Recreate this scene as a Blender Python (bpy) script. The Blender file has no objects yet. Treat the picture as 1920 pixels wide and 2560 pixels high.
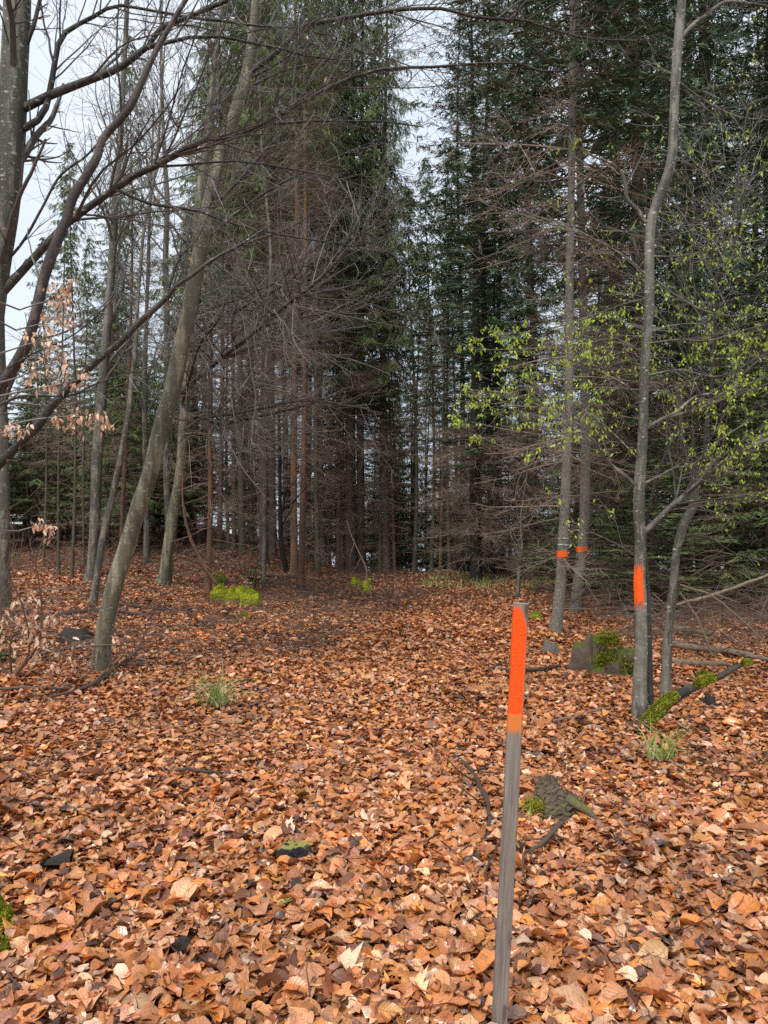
import bpy, math
from mathutils import Matrix, Vector
import numpy as np

# ------------------------------------------------------------------ camera, sky, sun
scn = bpy.context.scene
C = scn.collection
CAMH, F, HOR = 1.6, 1934.0, 1319.0          # eye height, focal length and horizon row in photo pixels
PITCH = math.atan((HOR - 1280.0) / F)
cam = bpy.data.cameras.new('camera')
camo = bpy.data.objects.new('camera', cam)
C.objects.link(camo)
camo.location = (0, 0, CAMH)
camo.rotation_euler = (math.pi / 2 + PITCH, 0, 0)
cam.sensor_fit = 'VERTICAL'
cam.sensor_height = 36.0
cam.lens = 36.0 * F / 2560.0
cam.clip_start = 0.05
cam.clip_end = 2000
scn.camera = camo

SUN_EL, SUN_AZ = math.radians(52), math.radians(205)    # behind and left of the camera, veiled by cloud
w = bpy.data.worlds.new('World')
scn.world = w
w.use_nodes = True
nt = w.node_tree
for n in list(nt.nodes):
    nt.nodes.remove(n)
sky = nt.nodes.new('ShaderNodeTexSky')
sky.sky_type = 'NISHITA'
sky.sun_disc = False
sky.sun_elevation = SUN_EL
sky.sun_rotation = SUN_AZ
sky.dust_density = 4.0
sky.air_density = 1.0
tc = nt.nodes.new('ShaderNodeTexCoord')
cn = nt.nodes.new('ShaderNodeTexNoise')
cn.inputs['Scale'].default_value = 2.2
cn.inputs['Detail'].default_value = 5
cr = nt.nodes.new('ShaderNodeValToRGB')
cr.color_ramp.elements[0].position = 0.3
cr.color_ramp.elements[0].color = (5.1, 5.9, 6.9, 1)
cr.color_ramp.elements[1].position = 0.7
cr.color_ramp.elements[1].color = (6.5, 6.9, 7.4, 1)
mx = nt.nodes.new('ShaderNodeMix')
mx.data_type = 'RGBA'
mx.inputs[0].default_value = 0.86
bgn = nt.nodes.new('ShaderNodeBackground')
bgn.inputs['Strength'].default_value = 0.1
on = nt.nodes.new('ShaderNodeOutputWorld')
nt.links.new(tc.outputs['Generated'], cn.inputs['Vector'])
nt.links.new(cn.outputs['Fac'], cr.inputs['Fac'])
nt.links.new(sky.outputs[0], mx.inputs[6])
nt.links.new(cr.outputs[0], mx.inputs[7])
nt.links.new(mx.outputs[2], bgn.inputs['Color'])
nt.links.new(bgn.outputs[0], on.inputs[0])

sl = bpy.data.lights.new('sun', 'SUN')
sl.energy = 1.5
sl.angle = math.radians(10)
sl.color = (1.0, 0.96, 0.9)
so = bpy.data.objects.new('sun', sl)
C.objects.link(so)
so.rotation_euler = (math.pi / 2 - SUN_EL, 0, math.pi - SUN_AZ)
so.location = (0, 0, 40)

scn.view_settings.view_transform = 'Standard'
scn.view_settings.look = 'None'
scn.view_settings.gamma = 1
scn.view_settings.exposure = 0.7
scn.cycles.max_bounces = 5
scn.cycles.diffuse_bounces = 3
scn.cycles.glossy_bounces = 2
scn.cycles.transmission_bounces = 2
scn.cycles.use_denoising = False

# ------------------------------------------------------------------ helpers
def sm(a, b, x):
    t = np.clip((x - a) / (b - a), 0, 1)
    return t * t * (3 - 2 * t)

def bumps(x, y):
    return (0.5 * np.sin(x * 1.3 + 0.7 * y + 1.0) * np.cos(0.9 * y - 0.4 * x) +
            0.3 * np.sin(3.1 * x - 1.7 * y + 2.0) + 0.25 * np.sin(2.2 * x + 4.3 * y) +
            0.18 * np.sin(7.3 * x + 5.1 * y + .5) * np.sin(6.1 * y - 3.7 * x))

def gz(x, y):
    """height of the forest floor: flat clearing, gentle rise to the back left, crest at ~26 m, valley behind"""
    x = np.asarray(x, float); y = np.asarray(y, float)
    L = sm(-0.3, -6.0, x)
    z = 0.044 * np.maximum(0, y - 7) * L
    crest = 26 + 8 * sm(-1.0, -6.0, x) + 14 * sm(-6, -12.0, x)
    d = np.maximum(0, y - crest)
    z = z - 0.17 * d * sm(0, 6, d) * (1 - 0.0 * L)
    d2 = np.maximum(0, -y)
    z = z + 0.045 * bumps(x, y) * sm(0.5, 2.5, np.hypot(x - 0.7, y - 2.4) + .4)
    return z

def ray(u, v):
    x = (u - 960.0) / F; z = (1280.0 - v) / F
    c, s = math.cos(PITCH), math.sin(PITCH)
    return np.array([x, c - z * s, s + z * c])

def P(u, v, D):
    d = ray(u, v)
    return np.array([0, 0, CAMH]) + d * (D / d[1])

def ground(u, v, dmax=27.0):
    d = ray(u, v); d = d / d[1]
    for D in np.arange(1.5, dmax, 0.02):
        q = d * D
        if CAMH + q[2] <= gz(q[0], q[1]):
            return np.array([q[0], q[1], float(gz(q[0], q[1]))])
    q = d * dmax
    return np.array([q[0], dmax, float(gz(q[0], dmax))])

def onground(x, y, dz=0.0):
    return np.array([x, y, float(gz(x, y)) + dz])

def resample(pts, K):
    """Catmull-Rom through pts (n,m) -> (K,m)"""
    p = np.asarray(pts, float)
    n = len(p)
    if n == 2:
        t = np.linspace(0, 1, K)[:, None]
        return p[0] * (1 - t) + p[1] * t
    seg = np.r_[0, np.cumsum(np.linalg.norm(np.diff(p[:, :3], axis=0), axis=1))]
    t = np.linspace(0, seg[-1], K)
    i = np.clip(np.searchsorted(seg, t, side='right') - 1, 0, n - 2)
    f = ((t - seg[i]) / np.maximum(seg[i + 1] - seg[i], 1e-9))[:, None]
    pe = np.vstack([2 * p[0] - p[1], p, 2 * p[-1] - p[-2]])
    a, b, c, d = pe[i], pe[i + 1], pe[i + 2], pe[i + 3]
    return 0.5 * (2 * b + (c - a) * f + (2 * a - 5 * b + 4 * c - d) * f ** 2 + (3 * b - 3 * c + d - a) * f ** 3)

def norm(a):
    return a / np.maximum(np.linalg.norm(a, axis=-1, keepdims=True), 1e-9)

class MB:
    """collects quads / triangles with a tint per face"""
    def __init__(s):
        s.V = []; s.Q = []; s.T = []; s.n = 0; s.CQ = []; s.CT = []; s.UQ = []
    def add(s, V, Q=None, T=None, cq=None, ct=None, uq=None):
        V = np.asarray(V, np.float32).reshape(-1, 3)
        if Q is not None and len(Q):
            Q = np.asarray(Q, np.int64).reshape(-1, 4)
            s.Q.append(Q + s.n)
            s.CQ.append(np.full((len(Q), 3), .5, np.float32) if cq is None else np.broadcast_to(np.asarray(cq, np.float32), (len(Q), 3)))
            s.UQ.append(np.zeros((len(Q), 4, 2), np.float32) if uq is None else np.asarray(uq, np.float32).reshape(-1, 4, 2))
        if T is not None and len(T):
            T = np.asarray(T, np.int64).reshape(-1, 3)
            s.T.append(T + s.n)
            s.CT.append(np.full((len(T), 3), .5, np.float32) if ct is None else np.broadcast_to(np.asarray(ct, np.float32), (len(T), 3)))
        s.V.append(V); s.n += len(V)
        return s
    def build(s, name, mat, parent=None, origin=(0, 0, 0), smooth=True, uv=False):
        V = np.concatenate(s.V) - np.asarray(origin, np.float32)
        Q = np.concatenate(s.Q) if s.Q else np.zeros((0, 4), np.int64)
        T = np.concatenate(s.T) if s.T else np.zeros((0, 3), np.int64)
        me = bpy.data.meshes.new(name)
        me.vertices.add(len(V)); me.vertices.foreach_set('co', V.ravel())
        nl = Q.size + T.size
        me.loops.add(nl); me.polygons.add(len(Q) + len(T))
        me.loops.foreach_set('vertex_index', np.r_[Q.ravel(), T.ravel()].astype(np.int32))
        st = np.r_[np.arange(len(Q)) * 4, Q.size + np.arange(len(T)) * 3].astype(np.int32)
        me.polygons.foreach_set('loop_start', st)
        me.update(calc_edges=True)
        me.polygons.foreach_set('use_smooth', np.full(len(st), smooth, bool))
        col = np.concatenate([c for c in s.CQ + s.CT])
        at = me.attributes.new('tint', 'FLOAT_COLOR', 'FACE')
        at.data.foreach_set('color', np.c_[col, np.ones(len(col))].astype(np.float32).ravel())
        if uv and s.UQ:
            ul = me.uv_layers.new(name='UVMap')
            u = np.concatenate(s.UQ).reshape(-1, 2)
            u = np.vstack([u, np.zeros((T.size, 2), np.float32)])
            ul.data.foreach_set('uv', u.astype(np.float32).ravel())
        o = bpy.data.objects.new(name, me)
        C.objects.link(o)
        if mat is not None:
            me.materials.append(mat)
        if parent is not None:
            o.parent = parent
        else:
            o.location = origin
        return o

def tube_faces(N, K, ns):
    n = np.arange(N)[:, None, None] * (K * ns)
    k = np.arange(K - 1)[None, :, None] * ns
    j = np.arange(ns)[None, None, :]
    j2 = (j + 1) % ns
    return np.stack([n + k + j, n + k + j2, n + k + ns + j2, n + k + ns + j], -1).reshape(-1, 4)

def frames(Pn):
    T = norm(np.gradient(Pn, axis=1))
    m = norm(T.mean(axis=1, keepdims=True))
    up = np.array([0, 0, 1.0]); a = np.cross(m, up)
    bad = np.linalg.norm(a, axis=-1, keepdims=True) < 0.35
    a = np.where(bad, np.cross(m, np.array([0, 1.0, 0])), a)
    N1 = norm(a - (a * T).sum(-1, keepdims=True) * T)
    return T, N1, np.cross(T, N1)

def tubes(mb, Pn, R, ns=4, tint=None, rough=0, rg=None):
    Pn = np.asarray(Pn, float); R = np.asarray(R, float)
    if Pn.ndim == 2:
        Pn = Pn[None]; R = R[None]
    N, K, _ = Pn.shape
    if N == 0:
        return
    T, A, B = frames(Pn)
    an = np.arange(ns) * 2 * math.pi / ns
    rr = R[:, :, None, None]
    if rough:
        rr = rr * (1 + rough * rg.normal(size=(N, K, ns, 1)))
    V = Pn[:, :, None] + rr * (np.cos(an)[None, None, :, None] * A[:, :, None] + np.sin(an)[None, None, :, None] * B[:, :, None])
    cq = None
    if tint is not None:
        cq = np.repeat(np.asarray(tint, float).reshape(N, -1) * np.ones(3), (K - 1) * ns, axis=0)
    mb.add(V, tube_faces(N, K, ns), cq=cq)

def trunk_tube(mb, pts, rad, K=60, ns=14, rg=None, flare=1.7, flareh=.25, lump=.05, cap=False):
    """round stem through pts with a lumpy skin and a flared foot"""
    q = resample(np.c_[pts, rad], K)
    p, r = q[:, :3], q[:, 3].copy()
    h = np.r_[0, np.cumsum(np.linalg.norm(np.diff(p, axis=0), axis=1))]
    if flare > 1:
        r = r * (1 + (flare - 1) * np.exp(-(h / flareh) ** 1.2))
    T, A, B = frames(p[None]); A = A[0]; B = B[0]
    an = np.arange(ns) * 2 * math.pi / ns
    ph = rg.uniform(0, 6.28, 6)
    lob = 1 + lump * (np.sin(2 * an[None] + ph[0] + h[:, None] * 1.1) + .7 * np.sin(3 * an[None] + ph[1] - h[:, None] * 2.3) + .5 * np.sin(h[:, None] * 7 + ph[2] + an[None]))
    if flare > 1:
        lob = lob + (flare - 1) * .35 * np.exp(-(h / flareh))[:, None] * np.sin(5 * an[None] + ph[3])
    V = p[:, None] + (r[:, None] * lob)[..., None] * (np.cos(an)[None, :, None] * A[:, None] + np.sin(an)[None, :, None] * B[:, None])
    mb.add(V, tube_faces(1, K, ns))
    if cap:
        for k in (0, K - 1):
            c = np.vstack([V[k], p[k][None]])
            i = np.arange(ns)
            mb.add(c, T=np.c_[i, (i + 1) % ns, np.full(ns, ns)])
    return p, r

def ribbons(mb, Pn, W, S, tint=None):
    """flat strips: Pn (N,K,3), widths W (N,K), side vector S (N,3)"""
    N, K, _ = Pn.shape
    V = np.stack([Pn - S[:, None] * W[..., None] / 2, Pn + S[:, None] * W[..., None] / 2], 2)
    n = np.arange(N)[:, None] * (2 * K); k = np.arange(K - 1)[None] * 2
    Q = np.stack([n + k, n + k + 1, n + k + 3, n + k + 2], -1).reshape(-1, 4)
    cq = None
    if tint is not None:
        t = np.asarray(tint, float)
        t = t.reshape(N, -1) * np.ones(3)
        cq = np.repeat(t, K - 1, axis=0)
    mb.add(V, Q, cq=cq)

def grow(Pn, R, dens, lf, rf, ang, K, wig, rg, tmin=.15, tmax=1.0, flat=.5, up=0.0, rmin=.0015, nmin=1, tp=1.0, tipr=.3):
    """children along parent polylines; returns (P,R)"""
    N, Kp, _ = Pn.shape
    ln = np.linalg.norm(np.diff(Pn, axis=1), axis=2).sum(1)
    cnt = np.maximum(nmin, rg.poisson(dens * ln))
    idx = np.repeat(np.arange(N), cnt)
    M = len(idx)
    t = tmin + (tmax - tmin) * rg.uniform(0, 1, M) ** tp
    f = t * (Kp - 1) * .999; i = f.astype(int); f = (f - i)[:, None]
    a, b = Pn[idx, i], Pn[idx, i + 1]
    st = a * (1 - f) + b * f
    T = norm(b - a)
    r0 = R[idx, i] * (1 - f[:, 0]) + R[idx, i + 1] * f[:, 0]
    rv = rg.normal(size=(M, 3)); rv[:, 2] *= flat
    pv = norm(rv - (rv * T).sum(1, keepdims=True) * T)
    an = np.radians(rg.uniform(ang[0], ang[1], M))[:, None]
    d = norm(np.cos(an) * T + np.sin(an) * pv)
    L = lf * ln[idx] * (1 - .62 * t) * rg.uniform(.55, 1.3, M)
    if isinstance(K, tuple):
        K = K[0]
    pts = [st]; cur = d
    for k in range(1, K):
        cur = norm(cur + rg.normal(size=(M, 3)) * wig * np.array([1, 1, .8]) + np.array([0, 0, up]))
        pts.append(pts[-1] + cur * (L / (K - 1))[:, None])
    Pc = np.stack(pts, 1)
    rs = np.maximum(r0 * rf * rg.uniform(.7, 1.1, M), rmin)
    Rc = rs[:, None] * np.linspace(1, tipr, K)[None]
    return Pc, np.maximum(Rc, rmin * .6)

# ------------------------------------------------------------------ things, parts, tags
def tag(o, label=None, cat=None, group=None, kind=None):
    if label: o['label'] = label
    if cat: o['category'] = cat
    if group: o['group'] = group
    if kind: o['kind'] = kind
    return o

def thing(name, loc, label, cat, group=None, rz=0.0):
    o = bpy.data.objects.new(name, None)
    o.empty_display_size = .2
    C.objects.link(o)
    o.location = loc; o.rotation_euler = (0, 0, rz)
    return tag(o, label, cat, group)

def dup(root, loc, rz, sc, label, group=None, tilt=(0, 0)):
    r = root.copy(); C.objects.link(r)
    for ch in root.children:
        c = ch.copy(); C.objects.link(c); c.parent = r
    return put(r, loc, rz, sc, label, group, tilt)

def put(r, loc, rz, sc, label, group=None, tilt=(0, 0)):
    r.location = loc; r.rotation_euler = (tilt[0], tilt[1], rz); r.scale = sc
    r['label'] = label
    if group: r['group'] = group
    elif 'group' in r: del r['group']
    return r

# ------------------------------------------------------------------ materials
class NB:
    def __init__(s, name, rough=.8, spec=.3):
        s.m = bpy.data.materials.new(name); s.m.use_nodes = True
        s.t = s.m.node_tree; s.b = s.t.nodes['Principled BSDF']
        s.b.inputs['Roughness'].default_value = rough
        s.b.inputs['Specular IOR Level'].default_value = spec
        s._c = None
    def n(s, ty, **k):
        x = s.t.nodes.new('ShaderNode' + ty)
        for a, b in k.items():
            if a.startswith('_'):
                setattr(x, a[1:], b)
            else:
                x.inputs[a.replace('__', ' ')].default_value = b
        return x
    def l(s, a, b): s.t.links.new(a, b)
    def coord(s, scale=(1, 1, 1), kind='Object'):
        c = s.n('TexCoord'); m = s.n('Mapping'); m.inputs['Scale'].default_value = scale
        s.l(c.outputs[kind], m.inputs['Vector']); return m.outputs[0]
    def noise(s, vec, scale, detail=3, rough=.55, dist=0):
        x = s.n('TexNoise', Scale=scale, Detail=detail, Roughness=rough, Distortion=dist); s.l(vec, x.inputs['Vector']); return x.outputs['Fac']
    def vor(s, vec, scale, feature='F1', out='Distance', rnd=1.0):
        x = s.n('TexVoronoi', Scale=scale, Randomness=rnd, _feature=feature); s.l(vec, x.inputs['Vector']); return x.outputs[out]
    def ramp(s, fac, stops, interp='LINEAR'):
        r = s.n('ValToRGB'); e = r.color_ramp.elements; r.color_ramp.interpolation = interp
        while len(e) < len(stops): e.new(.5)
        for q, (p, c) in zip(e, stops):
            q.position = p; q.color = tuple(c) + (1,) if len(c) == 3 else c
        s.l(fac, r.inputs['Fac']); return r.outputs['Color']
    def mix(s, fac, a, b, mode='MIX'):
        x = s.n('Mix', _data_type='RGBA', _blend_type=mode)
        for i, val in ((0, fac), (6, a), (7, b)):
            if hasattr(val, 'is_output'): s.l(val, x.inputs[i])
            elif isinstance(val, (int, float)): x.inputs[i].default_value = val
            else: x.inputs[i].default_value = tuple(val) + (1,)
        return x.outputs[2]
    def math(s, op, a, b=0.0, c=0.0, clamp=False):
        x = s.n('Math', _operation=op, _use_clamp=clamp)
        for i, val in enumerate((a, b, c)):
            if hasattr(val, 'is_output'): s.l(val, x.inputs[i])
            else: x.inputs[i].default_value = val
        return x.outputs[0]
    def xyz(s, vec):
        x = s.n('SeparateXYZ'); s.l(vec, x.inputs[0]); return x.outputs
    def attr(s, name='tint'):
        return s.n('Attribute', _attribute_name=name)
    def rand(s):
        return s.n('ObjectInfo').outputs['Random']
    def bump(s, h, strength=.4, dist=.01):
        x = s.n('Bump', Strength=strength, Distance=dist); s.l(h, x.inputs['Height']); s.l(x.outputs[0], s.b.inputs['Normal'])
    def col(s, c):
        if hasattr(c, 'is_output'): s.l(c, s.b.inputs['Base Color'])
        else: s.b.inputs['Base Color'].default_value = tuple(c) + (1,)
        return s.m

def m_beech(name, a, b, spots=.5, moss=0.0, wet=.5):
    k = NB(name, .62, .4)
    v = k.coord((1, 1, .8)); v2 = k.coord((1, 1, 2.0))
    base = k.mix(k.ramp(k.noise(v, 9, 5), [(.35, (0, 0, 0)), (.65, (1, 1, 1))]), a, b)
    band = k.noise(k.coord((3, 3, 60)), 1.0, 4, .7)
    base = k.mix(.45, base, k.ramp(band, [(.3, (.3, .3, .3)), (.7, (.8, .8, .8))]), 'OVERLAY')
    streak = k.noise(k.coord((14, 14, 1.6)), 1.0, 4, .6, .4)
    base = k.mix(k.ramp(streak, [(.49, (0, 0, 0)), (.54, (wet, wet, wet))]), base, (.04, .037, .022))
    mott = k.noise(k.coord((5, 5, 1.3)), 1.0, 5, .65, .3)
    base = k.mix(k.ramp(mott, [(.49, (0, 0, 0)), (.515, (.85, .85, .85))]), base, tuple(x * .5 for x in b))
    fine = k.noise(k.coord((1, 1, 2.5)), 70, 3, .7)
    base = k.mix(k.ramp(fine, [(.58, (0, 0, 0)), (.70, (.5, .5, .5))]), base, (.30, .30, .25))
    d = k.vor(v2, 13); g = k.vor(v2, 13, out='Color')
    dn = k.math('ADD', d, k.math('MULTIPLY', k.noise(v, 60, 2), .25))
    gate = k.ramp(k.xyz(g)[0], [(1 - spots - .02, (0, 0, 0)), (1 - spots, (1, 1, 1))])
    sp = k.math('MULTIPLY', k.ramp(dn, [(.24, (1, 1, 1)), (.30, (0, 0, 0))]), gate)
    base = k.mix(k.math('MULTIPLY', sp, .75), base, (.42, .43, .36))
    db = k.math('ADD', k.vor(k.coord((1, 1, 2.2)), 6.5), k.math('MULTIPLY', k.noise(v, 30, 3), .30))
    base = k.mix(k.math('MULTIPLY', k.ramp(db, [(.27, (1, 1, 1)), (.31, (0, 0, 0))]), min(1.0, spots * 1.3)), base, (.40, .41, .35))
    d3 = k.vor(v2, 45); sp3 = k.math('MULTIPLY', k.ramp(d3, [(.16, (1, 1, 1)), (.24, (0, 0, 0))]), gate)
    base = k.mix(k.math('MULTIPLY', sp3, .7), base, (.46, .46, .40))
    if moss:
        z = k.xyz(k.coord())[2]
        mk = k.math('SUBTRACT', k.math('MULTIPLY', k.noise(v, 14, 4), .5), k.math('MULTIPLY', z, 1 / moss))
        base = k.mix(k.ramp(mk, [(.0, (0, 0, 0)), (.12, (1, 1, 1))]), base, (.09, .14, .018))
    h = k.math('ADD', k.math('MULTIPLY', band, .6), k.noise(v, 40, 4))
    k.bump(h, .5, .006)
    return k.col(base)

def m_bark(name, dark, light, scale=30, red=None):
    k = NB(name, .9, .2)
    v = k.coord((1, 1, .45))
    d = k.vor(v, scale, 'DISTANCE_TO_EDGE')
    n = k.noise(v, 18, 5, .65)
    base = k.mix(k.ramp(n, [(.3, (0, 0, 0)), (.7, (1, 1, 1))]), dark, light)
    base = k.mix(k.ramp(d, [(.0, (.75, .75, .75)), (.12, (0, 0, 0))]), base, tuple(x * .35 for x in dark))
    if red:
        n2 = k.noise(k.coord((2, 2, .7)), 1.5, 3)
        base = k.mix(k.ramp(n2, [(.45, (0, 0, 0)), (.6, (.85, .85, .85))]), base, red)
    base = k.mix(.5, base, k.ramp(k.rand(), [(0, (.35, .35, .35)), (1, (.62, .6, .58))]), 'OVERLAY')
    k.bump(k.math('ADD', k.math('MULTIPLY', d, 1.5), n), .8, .012)
    return k.col(base)

def m_tint(name, lo, hi, rough=.8, spec=.25, transl=0.0, var=.25):
    """colour runs from lo to hi with the face tint (each leaf or twig its own), slight noise and object variation"""
    k = NB(name, rough, spec)
    a = k.attr()
    base = k.mix(k.xyz(a.outputs['Vector'])[0], lo, hi)
    base = k.mix(var, base, k.ramp(k.rand(), [(0, (.3, .3, .3)), (1, (.7, .7, .7))]), 'OVERLAY')
    if transl:
        tb = k.n('BsdfTranslucent'); ms = k.n('MixShader'); ms.inputs[0].default_value = transl
        k.l(base, tb.inputs['Color']); k.l(k.b.outputs[0], ms.inputs[1]); k.l(tb.outputs[0], ms.inputs[2])
        k.l(ms.outputs[0], k.t.nodes['Material Output'].inputs[0])
    return k.col(base)

M = {}
M['beech'] = m_beech('beech_bark', (.27, .24, .155), (.15, .135, .082), .40, moss=.22)
M['beech_near'] = m_beech('beech_bark_lichen', (.21, .195, .14), (.10, .09, .062), .6, wet=.7)
M['beech_speck'] = m_beech('beech_bark_speckled', (.23, .215, .175), (.12, .11, .085), .8, wet=.4)
M['beech_far'] = m_beech('beech_bark_far', (.22, .20, .15), (.12, .108, .08), .3, moss=.1)
M['beech_limb'] = m_beech('limb_bark', (.075, .066, .055), (.035, .031, .027), .35, wet=.8)
M['dead_bark'] = m_beech('reddish_dead_bark', (.15, .115, .095), (.065, .045, .04), .12, wet=.8)
M['spruce_bark'] = m_bark('spruce_bark', (.085, .06, .045), (.17, .125, .10), 26)
M['red_bark'] = m_bark('reddish_spruce_bark', (.11, .07, .05), (.20, .13, .095), 24, red=(.27, .13, .065))
M['fir_bark'] = m_bark('silver_fir_bark', (.15, .135, .11), (.26, .24, .20), 40)
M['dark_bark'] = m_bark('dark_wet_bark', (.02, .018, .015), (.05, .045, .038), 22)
M['moss_bark'] = m_bark('greenish_bark', (.085, .08, .05), (.16, .15, .10), 22)
M['twig'] = m_tint('bare_twig', (.045, .040, .034), (.30, .28, .25), .5, .5)  # pale end of the tint is a painted stand-in for wet highlights
M['deadtwig'] = m_tint('dead_spruce_twig', (.12, .088, .065), (.36, .275, .21), .9, .15)
M['needle'] = m_tint('spruce_needles', (.05, .078, .03), (.20, .25, .10), .8, .15)
M['needle_fir'] = m_tint('fir_needles', (.032, .058, .030), (.12, .175, .09), .8, .15)
M['needle_bright'] = m_tint('young_needles', (.03, .07, .02), (.10, .19, .06), .6, .35)
M['fresh'] = m_tint('fresh_beech_leaf', (.30, .46, .03), (.62, .74, .10), .5, .4, transl=.35)
M['tan'] = m_tint('withered_beech_leaf', (.72, .42, .24), (.97, .74, .55), .6, .3, transl=.2)
M['grass'] = m_tint('grass_blade', (.15, .27, .025), (.55, .58, .28), .5, .4, transl=.2)
M['mossblade'] = m_tint('moss_tuft', (.10, .12, .010), (.42, .42, .04), .8, .2)
M['brush'] = m_tint('brushwood_twig', (.07, .05, .038), (.24, .18, .14), .85, .2)
M['stick'] = m_tint('stick_bark', (.05, .035, .028), (.20, .13, .09), .6, .4)

k = NB('forest_floor', .9, .2); v = k.coord()
n1 = k.noise(v, 14, 6, .7); n2 = k.noise(v, .8, 4)
c = k.ramp(n1, [(.3, (.05, .028, .018)), (.55, (.16, .075, .045)), (.75, (.30, .15, .09))])
c = k.mix(k.ramp(n2, [(.55, (0, 0, 0)), (.7, (.5, .5, .5))]), c, (.06, .06, .03))
k.bump(n1, .8, .03); M['floor'] = k.col(c)

k = NB('leaf_litter', .42, .75)
a = k.attr(); cc = k.n('TexCoord'); uvx = k.xyz(cc.outputs['UV'])
t_ = uvx[0]; s_ = k.math('ABSOLUTE', k.math('SUBTRACT', uvx[1], .5))
rib = k.ramp(s_, [(.0, (1, 1, 1)), (.035, (0, 0, 0))])
wv = k.math('FRACT', k.math('MULTIPLY', k.math('SUBTRACT', t_, k.math('MULTIPLY', s_, .55)), 8.0))
vein = k.ramp(k.math('ABSOLUTE', k.math('SUBTRACT', wv, .5)), [(.0, (1, 1, 1)), (.09, (0, 0, 0))])
vv = k.math('MAXIMUM', rib, k.math('MULTIPLY', vein, .6))
ob = k.coord()
blot = k.noise(ob, 45, 4, .7)
c = k.mix(k.math('MULTIPLY', k.ramp(blot, [(.50, (0, 0, 0)), (.68, (1, 1, 1))]), .55), a.outputs['Color'], (.10, .05, .03))
c = k.mix(k.math('MULTIPLY', vv, .38), c, (.14, .06, .03))
k.l(k.ramp(k.noise(ob, 12, 3), [(.35, (.18, .18, .18)), (.65, (.55, .55, .55))]), k.b.inputs['Roughness'])
k.bump(k.math('ADD', k.math('MULTIPLY', vv, -.6), k.math('MULTIPLY', blot, .5)), .7, .004)
M['litter'] = k.col(c)

k = NB('moss', .95, .1); v = k.coord()
c = k.ramp(k.noise(v, 30, 5, .7), [(.3, (.13, .15, .008)), (.5, (.34, .37, .02)), (.75, (.52, .52, .04))])
k.bump(k.noise(v, 90, 4), 1, .02); M['moss'] = k.col(c)
k = NB('moss_dark', .95, .1); v = k.coord()
c = k.ramp(k.noise(v, 26, 5, .7), [(.3, (.025, .04, .006)), (.6, (.08, .12, .01)), (.8, (.16, .2, .02))])
k.bump(k.noise(v, 90, 4), 1, .02); M['moss_dark'] = k.col(c)

def m_stone(name, a, b, moss, mosscol=(.22, .28, .02)):
    k = NB(name, .7, .4); v = k.coord()
    c = k.mix(k.noise(v, 16, 5, .7), a, b)
    g = k.n('NewGeometry'); nz = k.xyz(g.outputs['Normal'])[2]
    mk = k.math('ADD', k.math('MULTIPLY', nz, .35), k.noise(v, 9, 4, .6))
    mc = k.mix(k.noise(v, 60, 3), tuple(x * .35 for x in mosscol), mosscol)
    c = k.mix(k.ramp(mk, [(1.0 - moss, (0, 0, 0)), (1.07 - moss, (1, 1, 1))]), c, mc)
    k.bump(k.noise(v, 50, 5, .7), .9, .015)
    return k.col(c)
M['stone'] = m_stone('stone_mossy', (.10, .095, .085), (.22, .20, .17), .32)
M['stump'] = m_stone('rotten_wood', (.055, .04, .03), (.24, .18, .125), .24, (.20, .22, .03))
M['mound'] = m_stone('earth_mound', (.05, .034, .024), (.24, .17, .12), .38, (.15, .19, .015))
M['charcoal'] = m_stone('black_stone', (.012, .012, .014), (.045, .045, .048), .42, (.50, .45, .12))
M['black_wood'] = m_stone('black_wood', (.015, .013, .013), (.06, .045, .035), .0)

k = NB('orange_paint', .6, .3); v = k.coord((1, 1, 2))
c = k.mix(k.noise(v, 60, 3), (1.0, .11, .005), (.88, .12, .01))
c = k.mix(k.ramp(k.noise(k.coord((1, 1, 5)), 38, 5, .75), [(.61, (0, 0, 0)), (.70, (.8, .8, .8))]), c, (.22, .07, .03))
k.bump(k.noise(v, 120, 4), .6, .004); M['orange'] = k.col(c)
k = NB('white_paint', .6, .3); v = k.coord((1, 1, 3))
M['white'] = k.col(k.mix(k.noise(v, 40, 4), (.30, .29, .26), (.70, .70, .66)))
k = NB('pale_log', .8, .3); v = k.coord((1, 1, 1))
n = k.noise(v, 22, 5, .7); k.bump(n, .6, .01)
M['log'] = k.col(k.mix(k.ramp(n, [(.3, (0, 0, 0)), (.7, (1, 1, 1))]), (.13, .095, .065), (.34, .26, .18)))

# ------------------------------------------------------------------ ground sheet
rg = np.random.default_rng(7)
def axis(lims):
    out = []
    for a, b, n in lims:
        out.append(np.linspace(a, b, n, endpoint=False))
    return np.concatenate(out + [[lims[-1][1]]])
gx = axis([(-400, -60, 12), (-60, -14, 30), (-14, 14, 200), (14, 60, 30), (60, 400, 12)])
gy = axis([(-60, -4, 14), (-4, 30, 230), (30, 80, 60), (80, 500, 24)])
X, Y = np.meshgrid(gx, gy)
Z = gz(X, Y)
nx, ny = len(gx), len(gy)
i = np.arange(nx - 1)[None] + np.arange(ny - 1)[:, None] * nx
g = MB().add(np.stack([X, Y, Z], -1), np.stack([i, i + 1, i + nx + 1, i + nx], -1))
tag(g.build('ground', M['floor']), kind='structure')

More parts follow.
